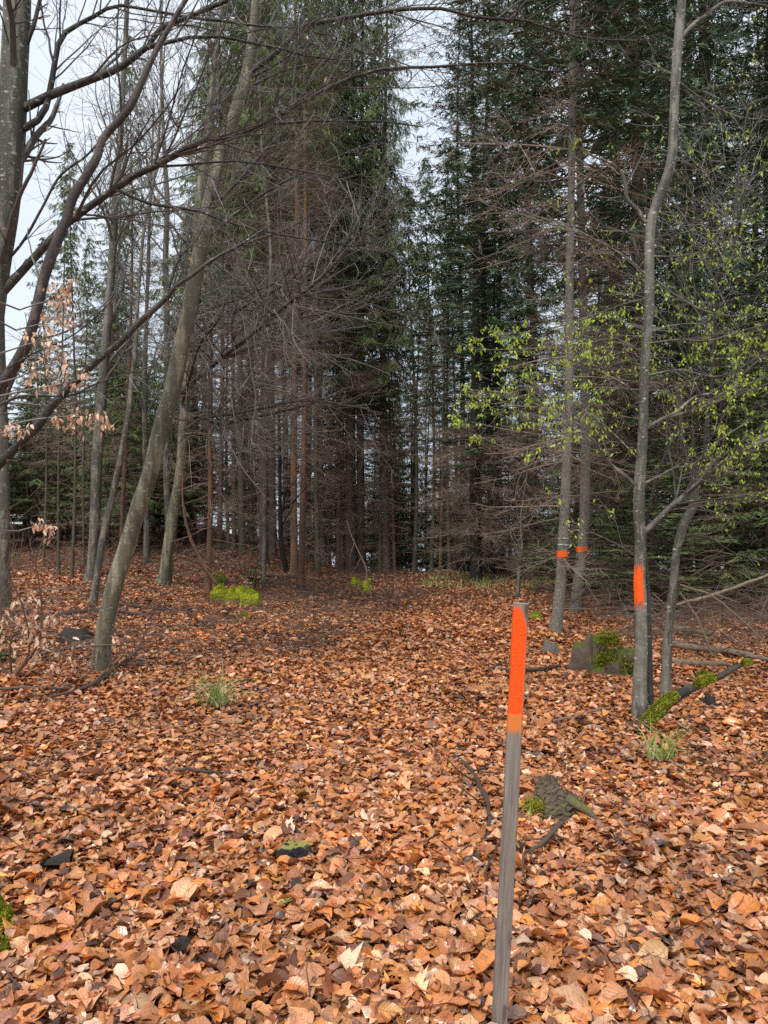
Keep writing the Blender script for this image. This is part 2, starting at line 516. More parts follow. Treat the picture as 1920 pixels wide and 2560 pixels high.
# ------------------------------------------------------------------ fallen leaves
def leaf_template(nL, nW, rg, kind='beech', curl=1.0):
    t = np.linspace(0, 1, nL); s = np.linspace(-1, 1, nW)
    T, S = np.meshgrid(t, s, indexing='ij')
    wd = .33 * np.sin(np.pi * np.clip(t, 0, 1) ** .85) ** .75
    wd[0] = .012; wd[-1] = .008
    if kind == 'oak':
        wd = wd * (1 + .38 * np.sin(t * 6 * np.pi))
    wd = wd * (1 + .06 * rg.normal(size=nL)) * rg.uniform(.82, 1.12)
    Wd = wd[:, None]
    x = T - .5
    y = S * Wd
    fold = rg.uniform(-.1, .5) * curl
    c1, c2, ph = rg.uniform(-.55, .65) * curl, rg.uniform(-.5, .6) * curl, rg.uniform(0, 6)
    z = fold * np.abs(y) + c1 * (x ** 2) + c2 * y * x * 2 + .045 * curl * np.sin(8 * x + ph) * S + .016 * curl * rg.normal(size=x.shape)
    z = z + rg.uniform(-1.0, 1.8) * curl * y * y
    x = x + (.12 * rg.normal()) * y
    y = y + rg.uniform(-.25, .25) * (x ** 2)
    V = np.stack([x, y, z], -1).reshape(-1, 3)
    i = np.arange(nW - 1)[None] + np.arange(nL - 1)[:, None] * nW
    Q = np.stack([i, i + nW, i + nW + 1, i + 1], -1).reshape(-1, 4)
    UV = np.stack([T, (S + 1) / 2], -1).reshape(-1, 2)
    return V, Q, UV[Q]

PAL = np.array([[.61, .235, .085], [.69, .30, .130], [.78, .42, .225], [.56, .19, .052], [.66, .225, .045],
                [.41, .13, .042], [.20, .068, .028], [.46, .215, .13], [.80, .50, .33], [.31, .155, .10], [.74, .31, .075], [.08, .035, .025]])
PW = np.array([.17, .17, .12, .13, .12, .10, .07, .04, .035, .015, .06, .035]); PW = PW / PW.sum()

KEEP = []       # (x, y, r) bare spots under stones and stems
def scatter(mb, y0, y1, dens, nL, nW, size, tilt, ntemp, rg, hi=.03, curl=1.0, half=.60, pad=.9):
    area = (y1 - y0) * 2 * (half * (y0 + y1) / 2 + pad)
    n = int(dens * area)
    y = np.sqrt(rg.uniform(y0 ** 2, y1 ** 2, n)); x = rg.uniform(-1, 1, n) * (half * y + pad)
    ok = np.ones(n, bool)
    for kx, ky, kr in KEEP:
        ok &= np.hypot(x - kx, y - ky) > kr
    # thinner litter towards the dark back of the wood
    x, y = x[ok], y[ok]; n = len(x)
    z = gz(x, y) + rg.uniform(.002, hi, n)
    L = size * np.exp(rg.normal(0, .27, n))
    yaw = rg.uniform(0, 2 * np.pi, n)
    tx = rg.normal(0, tilt, n); ty = rg.normal(0, tilt, n)
    st = rg.uniform(0, 1, n) < .05
    tx[st] *= 2.2
    flip = rg.uniform(0, 1, n) < .4
    cz, sz = np.cos(yaw), np.sin(yaw)
    ax = np.stack([cz * np.cos(ty), sz * np.cos(ty), np.sin(ty)], -1)
    ay0 = np.stack([-sz, cz, np.zeros(n)], -1); az0 = np.cross(ax, ay0)
    ay = ay0 * np.cos(tx)[:, None] + az0 * np.sin(tx)[:, None]
    az = np.cross(ax, ay)
    az = np.where(flip[:, None], -az, az)
    col = PAL[rg.choice(len(PAL), n, p=PW)] * np.exp(rg.normal(0, .20, (n, 1))) * np.exp(rg.normal(0, .035, (n, 3)))
    pt = np.sin(x * 1.9 + 1.1 * np.sin(y * 1.3)) * np.cos(y * 1.6 + .8 * np.sin(x * 1.1)) + .6 * np.sin(4.1 * x + 3.3 * y) * np.cos(3.7 * y - 2.9 * x)
    col = col * (1 - .22 * np.clip(pt, 0, 1.2))[:, None]      # old wet leaves lie in patches
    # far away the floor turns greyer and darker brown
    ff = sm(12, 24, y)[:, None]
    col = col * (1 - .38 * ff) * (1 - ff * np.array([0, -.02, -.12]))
    tid = rg.integers(0, ntemp, n)
    base = np.stack([x, y, z], -1)
    for k_ in range(ntemp):
        V, Q, UV = leaf_template(nL, nW, rg, 'oak' if k_ % 7 == 6 else 'beech', curl)
        m = np.where(tid == k_)[0]
        if not len(m): continue
        l = L[m][:, None, None]
        W = base[m][:, None] + l * (V[None, :, 0:1] * ax[m][:, None] + V[None, :, 1:2] * ay[m][:, None] + V[None, :, 2:3] * az[m][:, None])
        QQ = (Q[None] + (np.arange(len(m)) * len(V))[:, None, None]).reshape(-1, 4)
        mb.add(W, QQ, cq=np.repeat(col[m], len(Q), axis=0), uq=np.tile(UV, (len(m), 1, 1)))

# ------------------------------------------------------------------ blobs (stones, moss)
def blob(mb, cx, cy, cz, rx, ry, rz, rg, n=28, rough=.25, rot=0.0, pw=1.0):
    n = int(n * 1.6) // 2 * 2
    th = np.linspace(0, 2 * np.pi, n, endpoint=False); ph = np.linspace(-.5 * np.pi, .5 * np.pi, n // 2)
    Pm, Tm = np.meshgrid(ph, th, indexing='ij')
    d = np.stack([np.cos(Pm) * np.cos(Tm), np.cos(Pm) * np.sin(Tm), np.sin(Pm)], -1)
    r = np.ones(Pm.shape)
    for q in range(9):
        v_ = rg.normal(size=3); f = 1.2 + q * .75
        r += rough * .55 / (1 + q * .45) * np.sin(f * (d @ v_) * 1.8 + rg.uniform(0, 6))
    for q in range(10):
        v_ = rg.normal(size=3); v_ /= np.linalg.norm(v_)
        r += rough * .13 * np.sin((7 + 2.2 * q) * (d @ v_) + rg.uniform(0, 6)) * np.sin(3 * (d @ rg.normal(size=3)) + 1)
    d = np.sign(d) * np.abs(d) ** pw
    V = d * r[..., None] * np.array([rx, ry, rz])
    c, s = math.cos(rot), math.sin(rot)
    V = np.stack([V[..., 0] * c - V[..., 1] * s, V[..., 0] * s + V[..., 1] * c, V[..., 2]], -1) + np.array([cx, cy, cz])
    m = len(ph)
    i = np.arange(m - 1)[:, None] * n + np.arange(n)[None]; j = np.arange(m - 1)[:, None] * n + (np.arange(n)[None] + 1) % n
    mb.add(V, np.stack([i, j, j + n, i + n], -1))
    return V, d

def moss_fuzz(mb, V, rg, dens=1.0, size=.02, zmin=-1, keepf=None):
    """little upright moss shoots all over the top of a blob surface"""
    v = V.reshape(-1, V.shape[1], 3) if V.ndim == 3 else V
    m, n, _ = v.shape
    a = rg.integers(0, m - 1, int(9000 * dens)); b = rg.integers(0, n, len(a)); b2 = (b + 1) % n
    f, g_ = rg.uniform(0, 1, (2, len(a), 1))
    p = (v[a, b] * (1 - f) + v[a, b2] * f) * (1 - g_) + (v[a + 1, b] * (1 - f) + v[a + 1, b2] * f) * g_
    c = v.reshape(-1, 3).mean(0)
    nrm = norm((p - c) * np.array([1, 1, 2.0]))
    ok = nrm[:, 2] > zmin
    if keepf is not None: ok &= keepf(p)
    p, nrm = p[ok], nrm[ok]
    N = len(p)
    d = norm(nrm + rg.normal(0, .5, (N, 3)))
    L = size * rg.uniform(.5, 1.3, (N, 1))
    S = norm(np.cross(d, rg.normal(size=(N, 3))))
    Pn = np.stack([p - nrm * .004, p + d * L * .6, p + d * L], 1)
    W = np.stack([np.full(N, size * .5), np.full(N, size * .4), np.full(N, size * .08)], 1)
    ribbons(mb, Pn, W, S, tint=rg.uniform(0, 1, N) ** 1.2)

# ------------------------------------------------------------------ conifers
def conifer(axis_fn, H, r0, style, rg, live0, crownR, dead0=.6, dead1=9.0, ndead=90, deadlen=1.5, curve=1.0, whorl=.36, ns=10, dense=1.0, flare=1.5, az_bias=None):
    """returns trunk, dead and live mesh builders. axis_fn(z)->(n,3)"""
    tr, de, li = MB(), MB(), MB()
    zz = np.linspace(-.3, H, 46)
    ax = axis_fn(zz)
    r = r0 * np.clip(1 - zz / H, .02, 1) ** .85
    trunk_tube(tr, ax, r, K=70, ns=ns, rg=rg, flare=flare, flareh=.45, lump=.035)
    # dead lower branches with fine side twigs
    if ndead:
        z = dead0 + (dead1 - dead0) * rg.uniform(0, 1, ndead) ** .9
        az = rg.uniform(0, 2 * np.pi, ndead)
        L = deadlen * rg.uniform(.35, 1.25, ndead) * np.clip(.55 + .5 * (z / max(dead1, 1)), .3, 1.1)
        s = axis_fn(z)
        K = 6; tt = np.linspace(0, 1, K)[None, :, None]
        out = np.stack([np.cos(az), np.sin(az), np.zeros(ndead)], -1)
        dr = rg.uniform(-.28, .18, ndead)
        P_ = s[:, None] + out[:, None] * L[:, None, None] * tt
        P_[..., 2] += (dr * L)[:, None] * tt[..., 0] - (.16 * L)[:, None] * tt[..., 0] ** 2 + .10 * L[:, None] * tt[..., 0] ** 4
        P_ += np.cumsum(rg.normal(0, .022, P_.shape), axis=1) * tt
        R_ = (.0045 + .0055 * L)[:, None] * np.linspace(1, .3, K)[None]
        tubes(de, P_, R_, 3, tint=rg.uniform(.1, .9, ndead))
        P2, R2 = grow(P_, R_, 9.0, .42, .55, (35, 70), 4, .14, rg, .12, .98, .45, -.02, .0032)
        tubes(de, P2, R2, 3, tint=rg.uniform(.1, 1, len(P2)))
        P3, R3 = grow(P2, R2, 10.0, .55, .8, (30, 65), 3, .15, rg, .1, .98, .6, -.03, .003)
        tubes(de, P3, R3, 3, tint=rg.uniform(.2, 1, len(P3)))
    # live crown
    zl = []
    z = live0
    while z < H - .25:
        f = (z - live0) / (H - live0)
        zl.append((z, f)); z += whorl * rg.uniform(.8, 1.2) * (1 - .35 * f)
    BZ, BF, BA = [], [], []
    for z, f in zl:
        n = 6 if style != 'young' else 6
        a0 = rg.uniform(0, 6.28)
        for q in range(n):
            BZ.append(z + rg.normal(0, .05)); BF.append(f); BA.append(a0 + q * 2 * np.pi / n + rg.normal(0, .2))
    BZ, BF, BA = map(np.array, (BZ, BF, BA)); N = len(BZ)
    prof = np.minimum(1.0, .35 + BF * 5.0) * np.clip(1 - BF, .03, 1) ** .75
    if style == 'fir':
        prof = np.minimum(1.0, .45 + BF * 4.0) * np.clip(1 - BF, .04, 1) ** .55
    L = crownR * prof * rg.uniform(.5, 1.25, N)
    drop = rg.uniform(0, 1, N) < .18
    L[drop] *= .35
    s = axis_fn(BZ); out = np.stack([np.cos(BA), np.sin(BA), np.zeros(N)], -1)
    K = 8; tt = np.linspace(0, 1, K)[None, :, None]
    P_ = s[:, None] + out[:, None] * L[:, None, None] * tt
    rise = {'spruce': (.10, -.62, .30), 'fir': (.12, -.22, .08), 'young': (.28, -.35, .15), 'douglas': (.18, -.45, .2)}[style]
    upf = .35 * BF
    P_[..., 2] += L[:, None] * ((rise[0] + upf)[:, None] * tt[..., 0] + rise[1] * tt[..., 0] ** 2 + rise[2] * tt[..., 0] ** 3)
    P_ += np.cumsum(rg.normal(0, .02, P_.shape), axis=1) * tt
    R_ = (.005 + .006 * L)[:, None] * np.linspace(1, .25, K)[None]
    tubes(de, P_, R_, 3, tint=rg.uniform(0, .5, N))
    # sprays
    step = {'spruce': .085, 'fir': .075, 'young': .07, 'douglas': .08}[style] / dense
    cnt = np.maximum(4, (L / step).astype(int)) * 2
    idx = np.repeat(np.arange(N), cnt); Mn = len(idx)
    t = rg.uniform(.13, 1, Mn) ** .85
    fl = t * (K - 1) * .999; ii = fl.astype(int); fl = (fl - ii)[:, None]
    st = P_[idx, ii] * (1 - fl) + P_[idx, ii + 1] * fl
    T = norm(P_[idx, ii + 1] - P_[idx, ii])
    side = norm(np.cross(T, np.array([0, 0, 1.0]))) * np.where(rg.uniform(0, 1, Mn) < .5, -1, 1)[:, None]
    hang = {'spruce': 1.0, 'fir': .10, 'young': .15, 'douglas': .55}[style]
    d = norm(T * rg.uniform(.35, .9, (Mn, 1)) + side + np.array([0, 0, -1.0]) * hang * rg.uniform(.3, 1.3, (Mn, 1)) + rg.normal(0, .12, (Mn, 3)))
    sl_ = np.minimum(.42, .12 + .22 * L[idx]) * (1 - .55 * t) * rg.uniform(.5, 1.2, Mn) + .05
    K2 = 4; a2 = np.linspace(0, 1, K2)[None, :, None]
    Ps = st[:, None] + d[:, None] * sl_[:, None, None] * a2
    Ps[..., 2] -= hang * .35 * sl_[:, None] * a2[..., 0] ** 2
    tint = np.clip(.35 + .45 * rg.normal(0, .4, Mn) + .25 * t + .18 * np.sin(BA[idx] * 2 + BZ[idx] * 3), 0, 1)
    Sv = norm(np.cross(d, rg.normal(size=(Mn, 3)) * np.array([1, 1, .35 if style in ('fir', 'young') else 1.0]) + np.array([0, 0, .9 if style in ('fir', 'young') else .2])))
    wd = .024
    W = wd * np.array([.7, 1.0, .9, .15])[None] * rg.uniform(.7, 1.3, (Mn, 1))
    ribbons(li, Ps, W, Sv, tint=tint)
    # secondary needle shoots off each spray
    rep = 4
    j = np.repeat(np.arange(Mn), rep); mm = len(j)
    ta = rg.uniform(.1, .85, mm)[:, None]
    s2 = Ps[j, 0] * (1 - ta) + Ps[j, -1] * ta
    d2 = norm(d[j] + .9 * norm(np.cross(d[j], Sv[j])) * 0 + Sv[j] * np.where(rg.uniform(0, 1, (mm, 1)) < .5, -1, 1) * .9 + rg.normal(0, .2, (mm, 3)) + np.array([0, 0, -.35 * hang]))
    l2 = sl_[j] * (.62 - .35 * ta[:, 0]) * rg.uniform(.6, 1.1, mm)
    P2 = s2[:, None] + d2[:, None] * l2[:, None, None] * np.linspace(0, 1, 3)[None, :, None]
    Sv2 = norm(np.cross(d2, np.cross(Sv[j], d[j]) + rg.normal(0, .5, (mm, 3))))
    W2 = .018 * np.array([.8, 1, .15])[None] * rg.uniform(.7, 1.2, (mm, 1))
    ribbons(li, P2, W2, Sv2, tint=np.clip(tint[j] + rg.normal(0, .12, mm), 0, 1))
    return tr, de, li

def straight(wob, rg):
    ph = rg.uniform(0, 6.28, 4)
    def fn(z):
        z = np.asarray(z, float)
        return np.stack([wob * np.sin(z * .23 + ph[0]) - wob * math.sin(ph[0]), wob * np.sin(z * .31 + ph[1]) - wob * math.sin(ph[1]), z], -1)
    return fn

PRO = {}
def proto(key, name, cat, style, H, r0, live0, crownR, bark, needle, **k):
    rr = np.random.default_rng(abs(hash_(key)))
    t = thing(name, (0, 0, 0), 'x', cat)
    tr, de, li = conifer(straight(k.pop('wob', .12), rr), H, r0, style, rr, live0, crownR, **k)
    tr.build('trunk', M[bark], t); de.build('branches', M['deadtwig'], t); li.build('crown', M[needle], t, smooth=False)
    PRO[key] = [t, False, r0, H]

def hash_(s):
    h = 7
    for ch in s: h = (h * 31 + ord(ch)) % 1000003
    return h

proto('sA', 'spruce_tree', 'spruce', 'spruce', 25, .17, 11.0, 3.0, 'spruce_bark', 'needle', ndead=240, dead1=14, deadlen=1.9, dense=.85)
proto('sB', 'spruce_tree', 'spruce', 'spruce', 24, .16, 9.5, 3.0, 'spruce_bark', 'needle', ndead=220, dead1=12, deadlen=1.9, dense=.85)
proto('sC', 'spruce_tree', 'spruce', 'spruce', 23, .15, 12, 1.9, 'moss_bark', 'needle', ndead=200, dead1=13, deadlen=1.6, dense=.8)
proto('sR', 'spruce_tree', 'spruce', 'spruce', 24, .15, 13, 1.9, 'red_bark', 'needle', ndead=210, dead1=13.5, deadlen=1.7, dense=.8)
proto('sE', 'spruce_tree', 'spruce', 'spruce', 25, .18, 6.2, 2.7, 'spruce_bark', 'needle', ndead=130, dead1=7.5, deadlen=1.9, dense=.8)
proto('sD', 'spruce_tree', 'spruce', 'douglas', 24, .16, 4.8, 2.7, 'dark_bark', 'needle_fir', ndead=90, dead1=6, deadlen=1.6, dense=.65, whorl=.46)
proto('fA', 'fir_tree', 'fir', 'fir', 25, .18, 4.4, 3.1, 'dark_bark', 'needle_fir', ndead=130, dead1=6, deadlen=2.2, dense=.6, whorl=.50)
proto('fB', 'fir_tree', 'fir', 'douglas', 23, .16, 3.8, 2.9, 'spruce_bark', 'needle_fir', ndead=120, dead1=5, deadlen=2.0, dense=.6, whorl=.50)
proto('yA', 'young_spruce', 'spruce', 'young', 9, .07, .6, 1.6, 'spruce_bark', 'needle', ndead=70, dead1=4.5, deadlen=1.4, whorl=.33, dense=.8)
proto('yB', 'young_spruce', 'spruce', 'spruce', 10, .08, 1.2, 1.7, 'spruce_bark', 'needle', ndead=80, dead1=5, deadlen=1.5, whorl=.36, dense=.8)
proto('pole', 'spruce_tree', 'spruce', 'spruce', 16, .07, 10, 1.2, 'moss_bark', 'needle', ndead=120, dead1=10.5, deadlen=1.2, dense=.8)
proto('polR', 'spruce_tree', 'spruce', 'spruce', 15, .07, 9, 1.2, 'red_bark', 'needle', ndead=110, dead1=9.5, deadlen=1.2, dense=.8)

rp = np.random.default_rng(99)
def place(key, loc, label, group=None, s=1.0, h=None, rz=None, tilt=(0, 0)):
    pr = PRO[key]
    rz = rp.uniform(0, 6.28) if rz is None else rz
    h = (s + 1) / 2 if h is None else h
    if not pr[1]:
        pr[1] = True
        return put(pr[0], loc, rz, (s, s, h), label, group, tilt)
    return dup(pr[0], loc, rz, (s, s, h), label, group, tilt)

def place_px(key, u, v, w_, label, group=None, h=None, D=None, tilt=(0, 0), smin=.5, smax=1.5):
    """stand a tree where the photo shows its foot; girth from its width in pixels"""
    if D is None:
        b = ground(u, v)
    else:
        q = P(u, v, D); b = onground(q[0], D)
    r = w_ / 2 / F * b[1]
    s = float(np.clip(r / PRO[key][2], smin, smax))
    place(key, tuple(b - np.array([0, 0, .02])), label, group, s, h, None, tilt)
    return b

G1 = 'spruces of the bare brown stand in the middle'
mid = [
 ('sA', 548, 1376, 12, 'dark slim spruce just right of the orange-barked trunk, at the back of the stand'),
 ('pole', 571, 1376, 9, 'very thin spruce second to the right of the orange-barked trunk'),
 ('sB', 586, 1379, 12, 'dark spruce third to the right of the orange-barked trunk'),
 ('sC', 606, 1385, 17, 'straight mid-brown spruce between the thin back trunks and the broad double trunk'),
 ('pole', 628, 1376, 8, 'thin pole of a spruce just left of the broad double trunk'),
 ('sB', 660, 1414, 21, 'broad brown spruce forming the left half of the double trunk above the mossy mound'),
 ('sA', 681, 1399, 20, 'broad brown spruce forming the right half of the double trunk above the mossy mound'),
 ('sR', 736, 1443, 19, 'tall reddish spruce, the left and thicker one of the close pair in the middle'),
 ('sC', 795, 1437, 14, 'olive-brown spruce between the close reddish pair and the broad dark trunks'),
 ('sA', 806, 1400, 18, 'dark spruce half hidden behind the olive-brown trunk in the middle'),
 ('sB', 845, 1399, 14, 'slim dark spruce just left of the broad trunk behind the green stone'),
 ('pole', 857, 1399, 10, 'thin spruce squeezed between a slim dark one and the broad trunk behind the green stone'),
 ('sE', 879, 1431, 27, 'broadest dark brown spruce, directly behind the left end of the green stone'),
 ('sE', 905, 1417, 22, 'straight dark spruce next to the broadest one, behind the right end of the green stone'),
 ('sE', 967, 1428, 21, 'reddish-brown spruce with a flared foot standing alone right of the green stone'),
 ('sC', 950, 1411, 12, 'greyish spruce half hidden left behind the flared reddish-brown trunk'),
 ('polR', 987, 1425, 8, 'thin orange-tinged spruce just right of the flared reddish-brown trunk'),
]
rise = {}
for kx, u, v, w_, lab in mid:
    place_px(kx, u, v, w_, lab, G1, h=rp.uniform(.88, 1.02), smin=.55, smax=1.3)

G2 = 'slender trunks on the crest in the gap'
gap = [
 ('pole', 1035, 1425, 11, 'pale grey-green trunk leftmost in the bright gap of the wood'),
 ('pole', 1078, 1422, 10, 'slim mossy trunk in the bright gap, just left of the leaning reddish one'),
 ('pole', 1124, 1425, 9, 'slim mossy trunk between the leaning reddish one and the black one'),
 ('sD', 1149, 1431, 16, 'nearly black straight spruce trunk in the bright gap behind the marker stake'),
 ('pole', 1190, 1428, 7, 'thinnest grey trunk right of the nearly black spruce'),
 ('pole', 1232, 1434, 10, 'slim brown trunk between the thinnest grey one and the broad shaded one'),
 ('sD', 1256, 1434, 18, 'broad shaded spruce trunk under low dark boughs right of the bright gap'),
 ('fB', 1323, 1451, 16, 'shaded brown trunk just left of the two orange-banded trunks'),
]
for kx, u, v, w_, lab in gap:
    place_px(kx, u, v, w_, lab, G2, h=rp.uniform(.85, 1.0))
place_px('polR', 1101, 1425, 9, 'slender reddish trunk leaning right in the bright gap', G2, h=.9, tilt=(0, .035))

# left side conifers
G3 = 'thin conifer stems on the left among the beeches'
place_px('polR', 302, 1400, 12, 'reddish straight conifer stem seen between the two thin beeches and the leaning one', G3, D=20, h=.95)
place_px('pole', 147, 1420, 8, 'thin brown stem standing leftmost of the three on the left leaf slope', G3, D=18, h=.6)
place_px('pole', 179, 1442, 9, 'thin brown stem with a mossy foot on the left leaf slope', G3, D=17, h=.62)
place_px('pole', 211, 1420, 6, 'very thin stem close left of the straight grey beech', G3, D=20, h=.55)
place_px('pole', 108, 1415, 7, 'thin grey stem in front of dark young spruces near the left edge', G3, D=20, h=.55)

ORD = ['leftmost', 'second from left', 'third from left', 'fourth from left', 'fifth from left', 'sixth from left', 'seventh from left', 'eighth from left', 'ninth from left', 'tenth from left', 'eleventh from left', 'twelfth from left']
ORD2 = ['rightmost', 'second from right', 'third from right', 'fourth from right', 'fifth from right', 'sixth from right', 'seventh from right', 'eighth from right', 'ninth from right', 'tenth from right', 'eleventh from right', 'twelfth from right']
def batch(keys, n, ulo, uhi, dlo, dhi, label, group, hr, sr, seed):
    r_ = np.random.default_rng(seed)
    rows = []
    for q in range(n):
        D = dlo + (dhi - dlo) * ((q + r_.uniform(0, 1)) / n)
        u = ulo + (uhi - ulo) * ((q * .618 + r_.uniform(0, .35)) % 1)
        rows.append([u, D, r_.uniform(*sr), r_.uniform(*hr), keys[q % len(keys)]])
    rows.sort(key=lambda a: a[0])
    for q, (u, D, s, h, key) in enumerate(rows):
        o_ = ORD[q] if q < min(12, (n + 1) // 2) else ORD2[n - 1 - q] if n - 1 - q < len(ORD2) else 'middle'
        place(key, tuple(onground((u - 960) / F * D, D, -.05)), label + ', ' + o_, group, s, h=h)

batch(['yA', 'yB'], 22, -220, 480, 23, 36, 'dark young spruce in the thicket behind the left beeches', 'young spruces of the left thicket', (.65, 1.0), (1.0, 1.3), 3)
batch(['sA', 'yB', 'pole'], 6, 750, 865, 28, 37, 'spruce in the narrow gap right of the close reddish pair', 'spruces in the narrow middle gap', (.8, 1.0), (.8, 1.2), 6)
batch(['yA', 'yB'], 14, -150, 520, 34, 46, 'low dense spruce closing the far left background', 'far spruces of the left thicket', (.5, .8), (1.3, 1.8), 4)
batch(['yB', 'sE'], 6, 230, 560, 27, 34, 'green spruce rising behind the left beeches', 'green spruces behind the left beeches', (.5, .62), (.85, 1.0), 5)
batch(['sA', 'pole', 'sB', 'pole', 'polR'], 15, 440, 1000, 27, 38, 'dark spruce deep in the middle stand', 'far spruces of the middle stand', (.85, 1.0), (.7, 1.1), 8)
batch(['yB', 'yA'], 12, 380, 1000, 31, 50, 'low green spruce on the slope below the middle stand', 'low spruces below the middle stand', (.7, 1.15), (1.0, 1.6), 9)
batch(['pole', 'yB', 'pole', 'polR'], 20, 980, 1330, 29, 48, 'slender spruce below the crest in the bright gap', 'far slender trees in the gap', (.8, 1.15), (.8, 1.1), 11)
batch(['yB', 'yA'], 16, 960, 1420, 36, 60, 'low spruce far down the slope in the bright gap', 'low far spruces in the gap', (.8, 1.3), (1.2, 1.8), 12)
batch(['fB', 'fA', 'sD'], 10, 1490, 2150, 15, 27, 'dark conifer in the wood behind the fresh-leaved beech', 'dark conifers of the right wood', (.8, 1.05), (.85, 1.15), 14)
batch(['yA', 'yB'], 16, 1400, 2150, 13.5, 24, 'low dark young spruce in the right wood', 'young spruces of the right wood', (.35, .75), (.9, 1.2), 15)
batch(['fA', 'fB'], 3, 1180, 1370, 21, 26, 'drooping conifer behind and left of the two banded trunks', 'conifers behind the banded trunks', (.72, .85), (.9, 1.0), 17)
batch(['fB', 'sD'], 9, 1300, 2100, 28, 48, 'far conifer deep in the right wood', 'far conifers of the right wood', (.6, 1.0), (.8, 1.0), 18)

# the two banded firs, with their own traced stems
def paint_ring(p, r, s0, s1, a0, a1, rg, off=.003, ns=26, K=12, ragged=.25):
    """a ragged patch of paint lying on the stem p,r between arc lengths s0..s1 and angles a0..a1 (0 = towards the camera)"""
    h = np.r_[0, np.cumsum(np.linalg.norm(np.diff(p, axis=0), axis=1))]
    mb = MB()
    an = np.linspace(a0, a1, ns)
    e0 = s0 + (s1 - s0) * ragged * rg.uniform(0, 1, ns); e1 = s1 - (s1 - s0) * ragged * rg.uniform(0, 1, ns) ** 2
    V = []
    for k_ in range(K):
        row = []
        for q, a in enumerate(an):
            sN = e0[q] + (e1[q] - e0[q]) * k_ / (K - 1)
            c = np.array([np.interp(sN, h, p[:, i]) for i in range(3)]); rr = np.interp(sN, h, r)
            row.append(c + (rr * 1.06 + off) * np.array([math.sin(a), -math.cos(a), 0]))
        V.append(row)
    i = np.arange(K - 1)[:, None] * ns + np.arange(ns - 1)[None]
    mb.add(np.array(V), np.stack([i, i + 1, i + ns + 1, i + ns], -1))
    return mb

def px_path(pts, D, extra=None):
    """photo pixels (u,v,width[,D]) -> world points and radii; D may run linearly"""
    out = []
    n = len(pts)
    for q, a in enumerate(pts):
        d = a[3] if len(a) > 3 else (D if np.isscalar(D) else D[0] + (D[1] - D[0]) * q / (n - 1))
        p = P(a[0], a[1], d)
        out.append([*p, a[2] / 2 / F * d])
    return np.array(out)

def banded(name, pts, D, H, label, band, rg, live0, crownR, white=False):
    base = ground(pts[0][0], pts[0][1]); D = base[1]
    q = px_path(pts, D)
    q[0, :3] = base
    zs, xs, ys, rs = q[:, 2], q[:, 0], q[:, 1], q[:, 3]
    ztop = H
    def fn(z):
        z = np.asarray(z, float); zz = np.clip(z, zs[0], zs[-1])
        x = np.interp(zz, zs, xs) + np.maximum(0, z - zs[-1]) * .01; y = np.interp(zz, zs, ys)
        return np.stack([x, y, z], -1)
    t = thing(name, base, label, 'fir')
    tr = MB()
    zz = np.linspace(zs[0] - .2, H, 60)
    r = np.interp(zz, zs, rs) * np.where(zz > zs[-1], np.clip((H - zz) / (H - zs[-1]), .05, 1), 1)
    p_, r_ = trunk_tube(tr, fn(zz), r, K=120, ns=18, rg=rg, flare=1.3, flareh=.3, lump=.025)
    tr.build('trunk', M['fir_bark'], t, base)
    _, de, li = conifer(fn, H, float(rs[0]), 'fir', rg, live0, crownR, ndead=70, dead0=1.0, dead1=live0 + 1, deadlen=1.9, flare=1.0)
    de.build('branches', M['deadtwig'], t, base); li.build('crown', M['needle_fir'], t, base, smooth=False)
    z0, z1 = P(0, band[1], D)[2] + .2, P(0, band[0], D)[2] + .2
    k_ = 1.0
    paint_ring(p_, r_, z0 - zs[0], z1 - zs[0], -1.7, 1.75, rg).build('paint_mark', M['orange'], t, base)
    if white:
        for a_, b_ in ((1343, 1346), (1358, 1363)):
            paint_ring(p_, r_, P(0, b_, D)[2] + .2 - zs[0], P(0, a_, D)[2] + .2 - zs[0], -1.45, 1.0, rg, ragged=.35).build('pale_mark', M['white'], t, base)
        paint_ring(p_, r_, P(0, 1375, D)[2] + .2 - zs[0], P(0, 1351, D)[2] + .2 - zs[0], 1.25, 1.8, rg, ragged=.1).build('paint_run', M['orange'], t, base)
    return base

rb = np.random.default_rng(21)
bA = banded('fir_tree', [(1388, 1591, 30), (1399, 1494, 28), (1406, 1389, 25), (1412, 1250, 24), (1419, 1110, 22), (1422, 970, 22), (1423, 752, 21), (1429, 405, 18), (1432, 0, 14)], 11, 13.5,
       'silver-barked fir with an orange paint band below pale stripes, the nearer of the banded pair', (1375, 1394), rb, 7.5, 1.9, True)
bB = banded('fir_tree', [(1436, 1535, 34), (1445, 1477, 30), (1461, 1320, 26), (1464, 1110, 24), (1462, 935, 22), (1456, 700, 20), (1450, 400, 18), (1445, 200, 16)], 14, 18.5,
       'brown-barked fir with a narrow orange paint band, right behind the silver-barked one', (1364, 1380), rb, 6.2, 2.6)

# ------------------------------------------------------------------ beeches
def limb(pts, D, K=26):
    q = resample(px_path(pts, D), K)
    return q[:, :3], q[:, 3] * .9

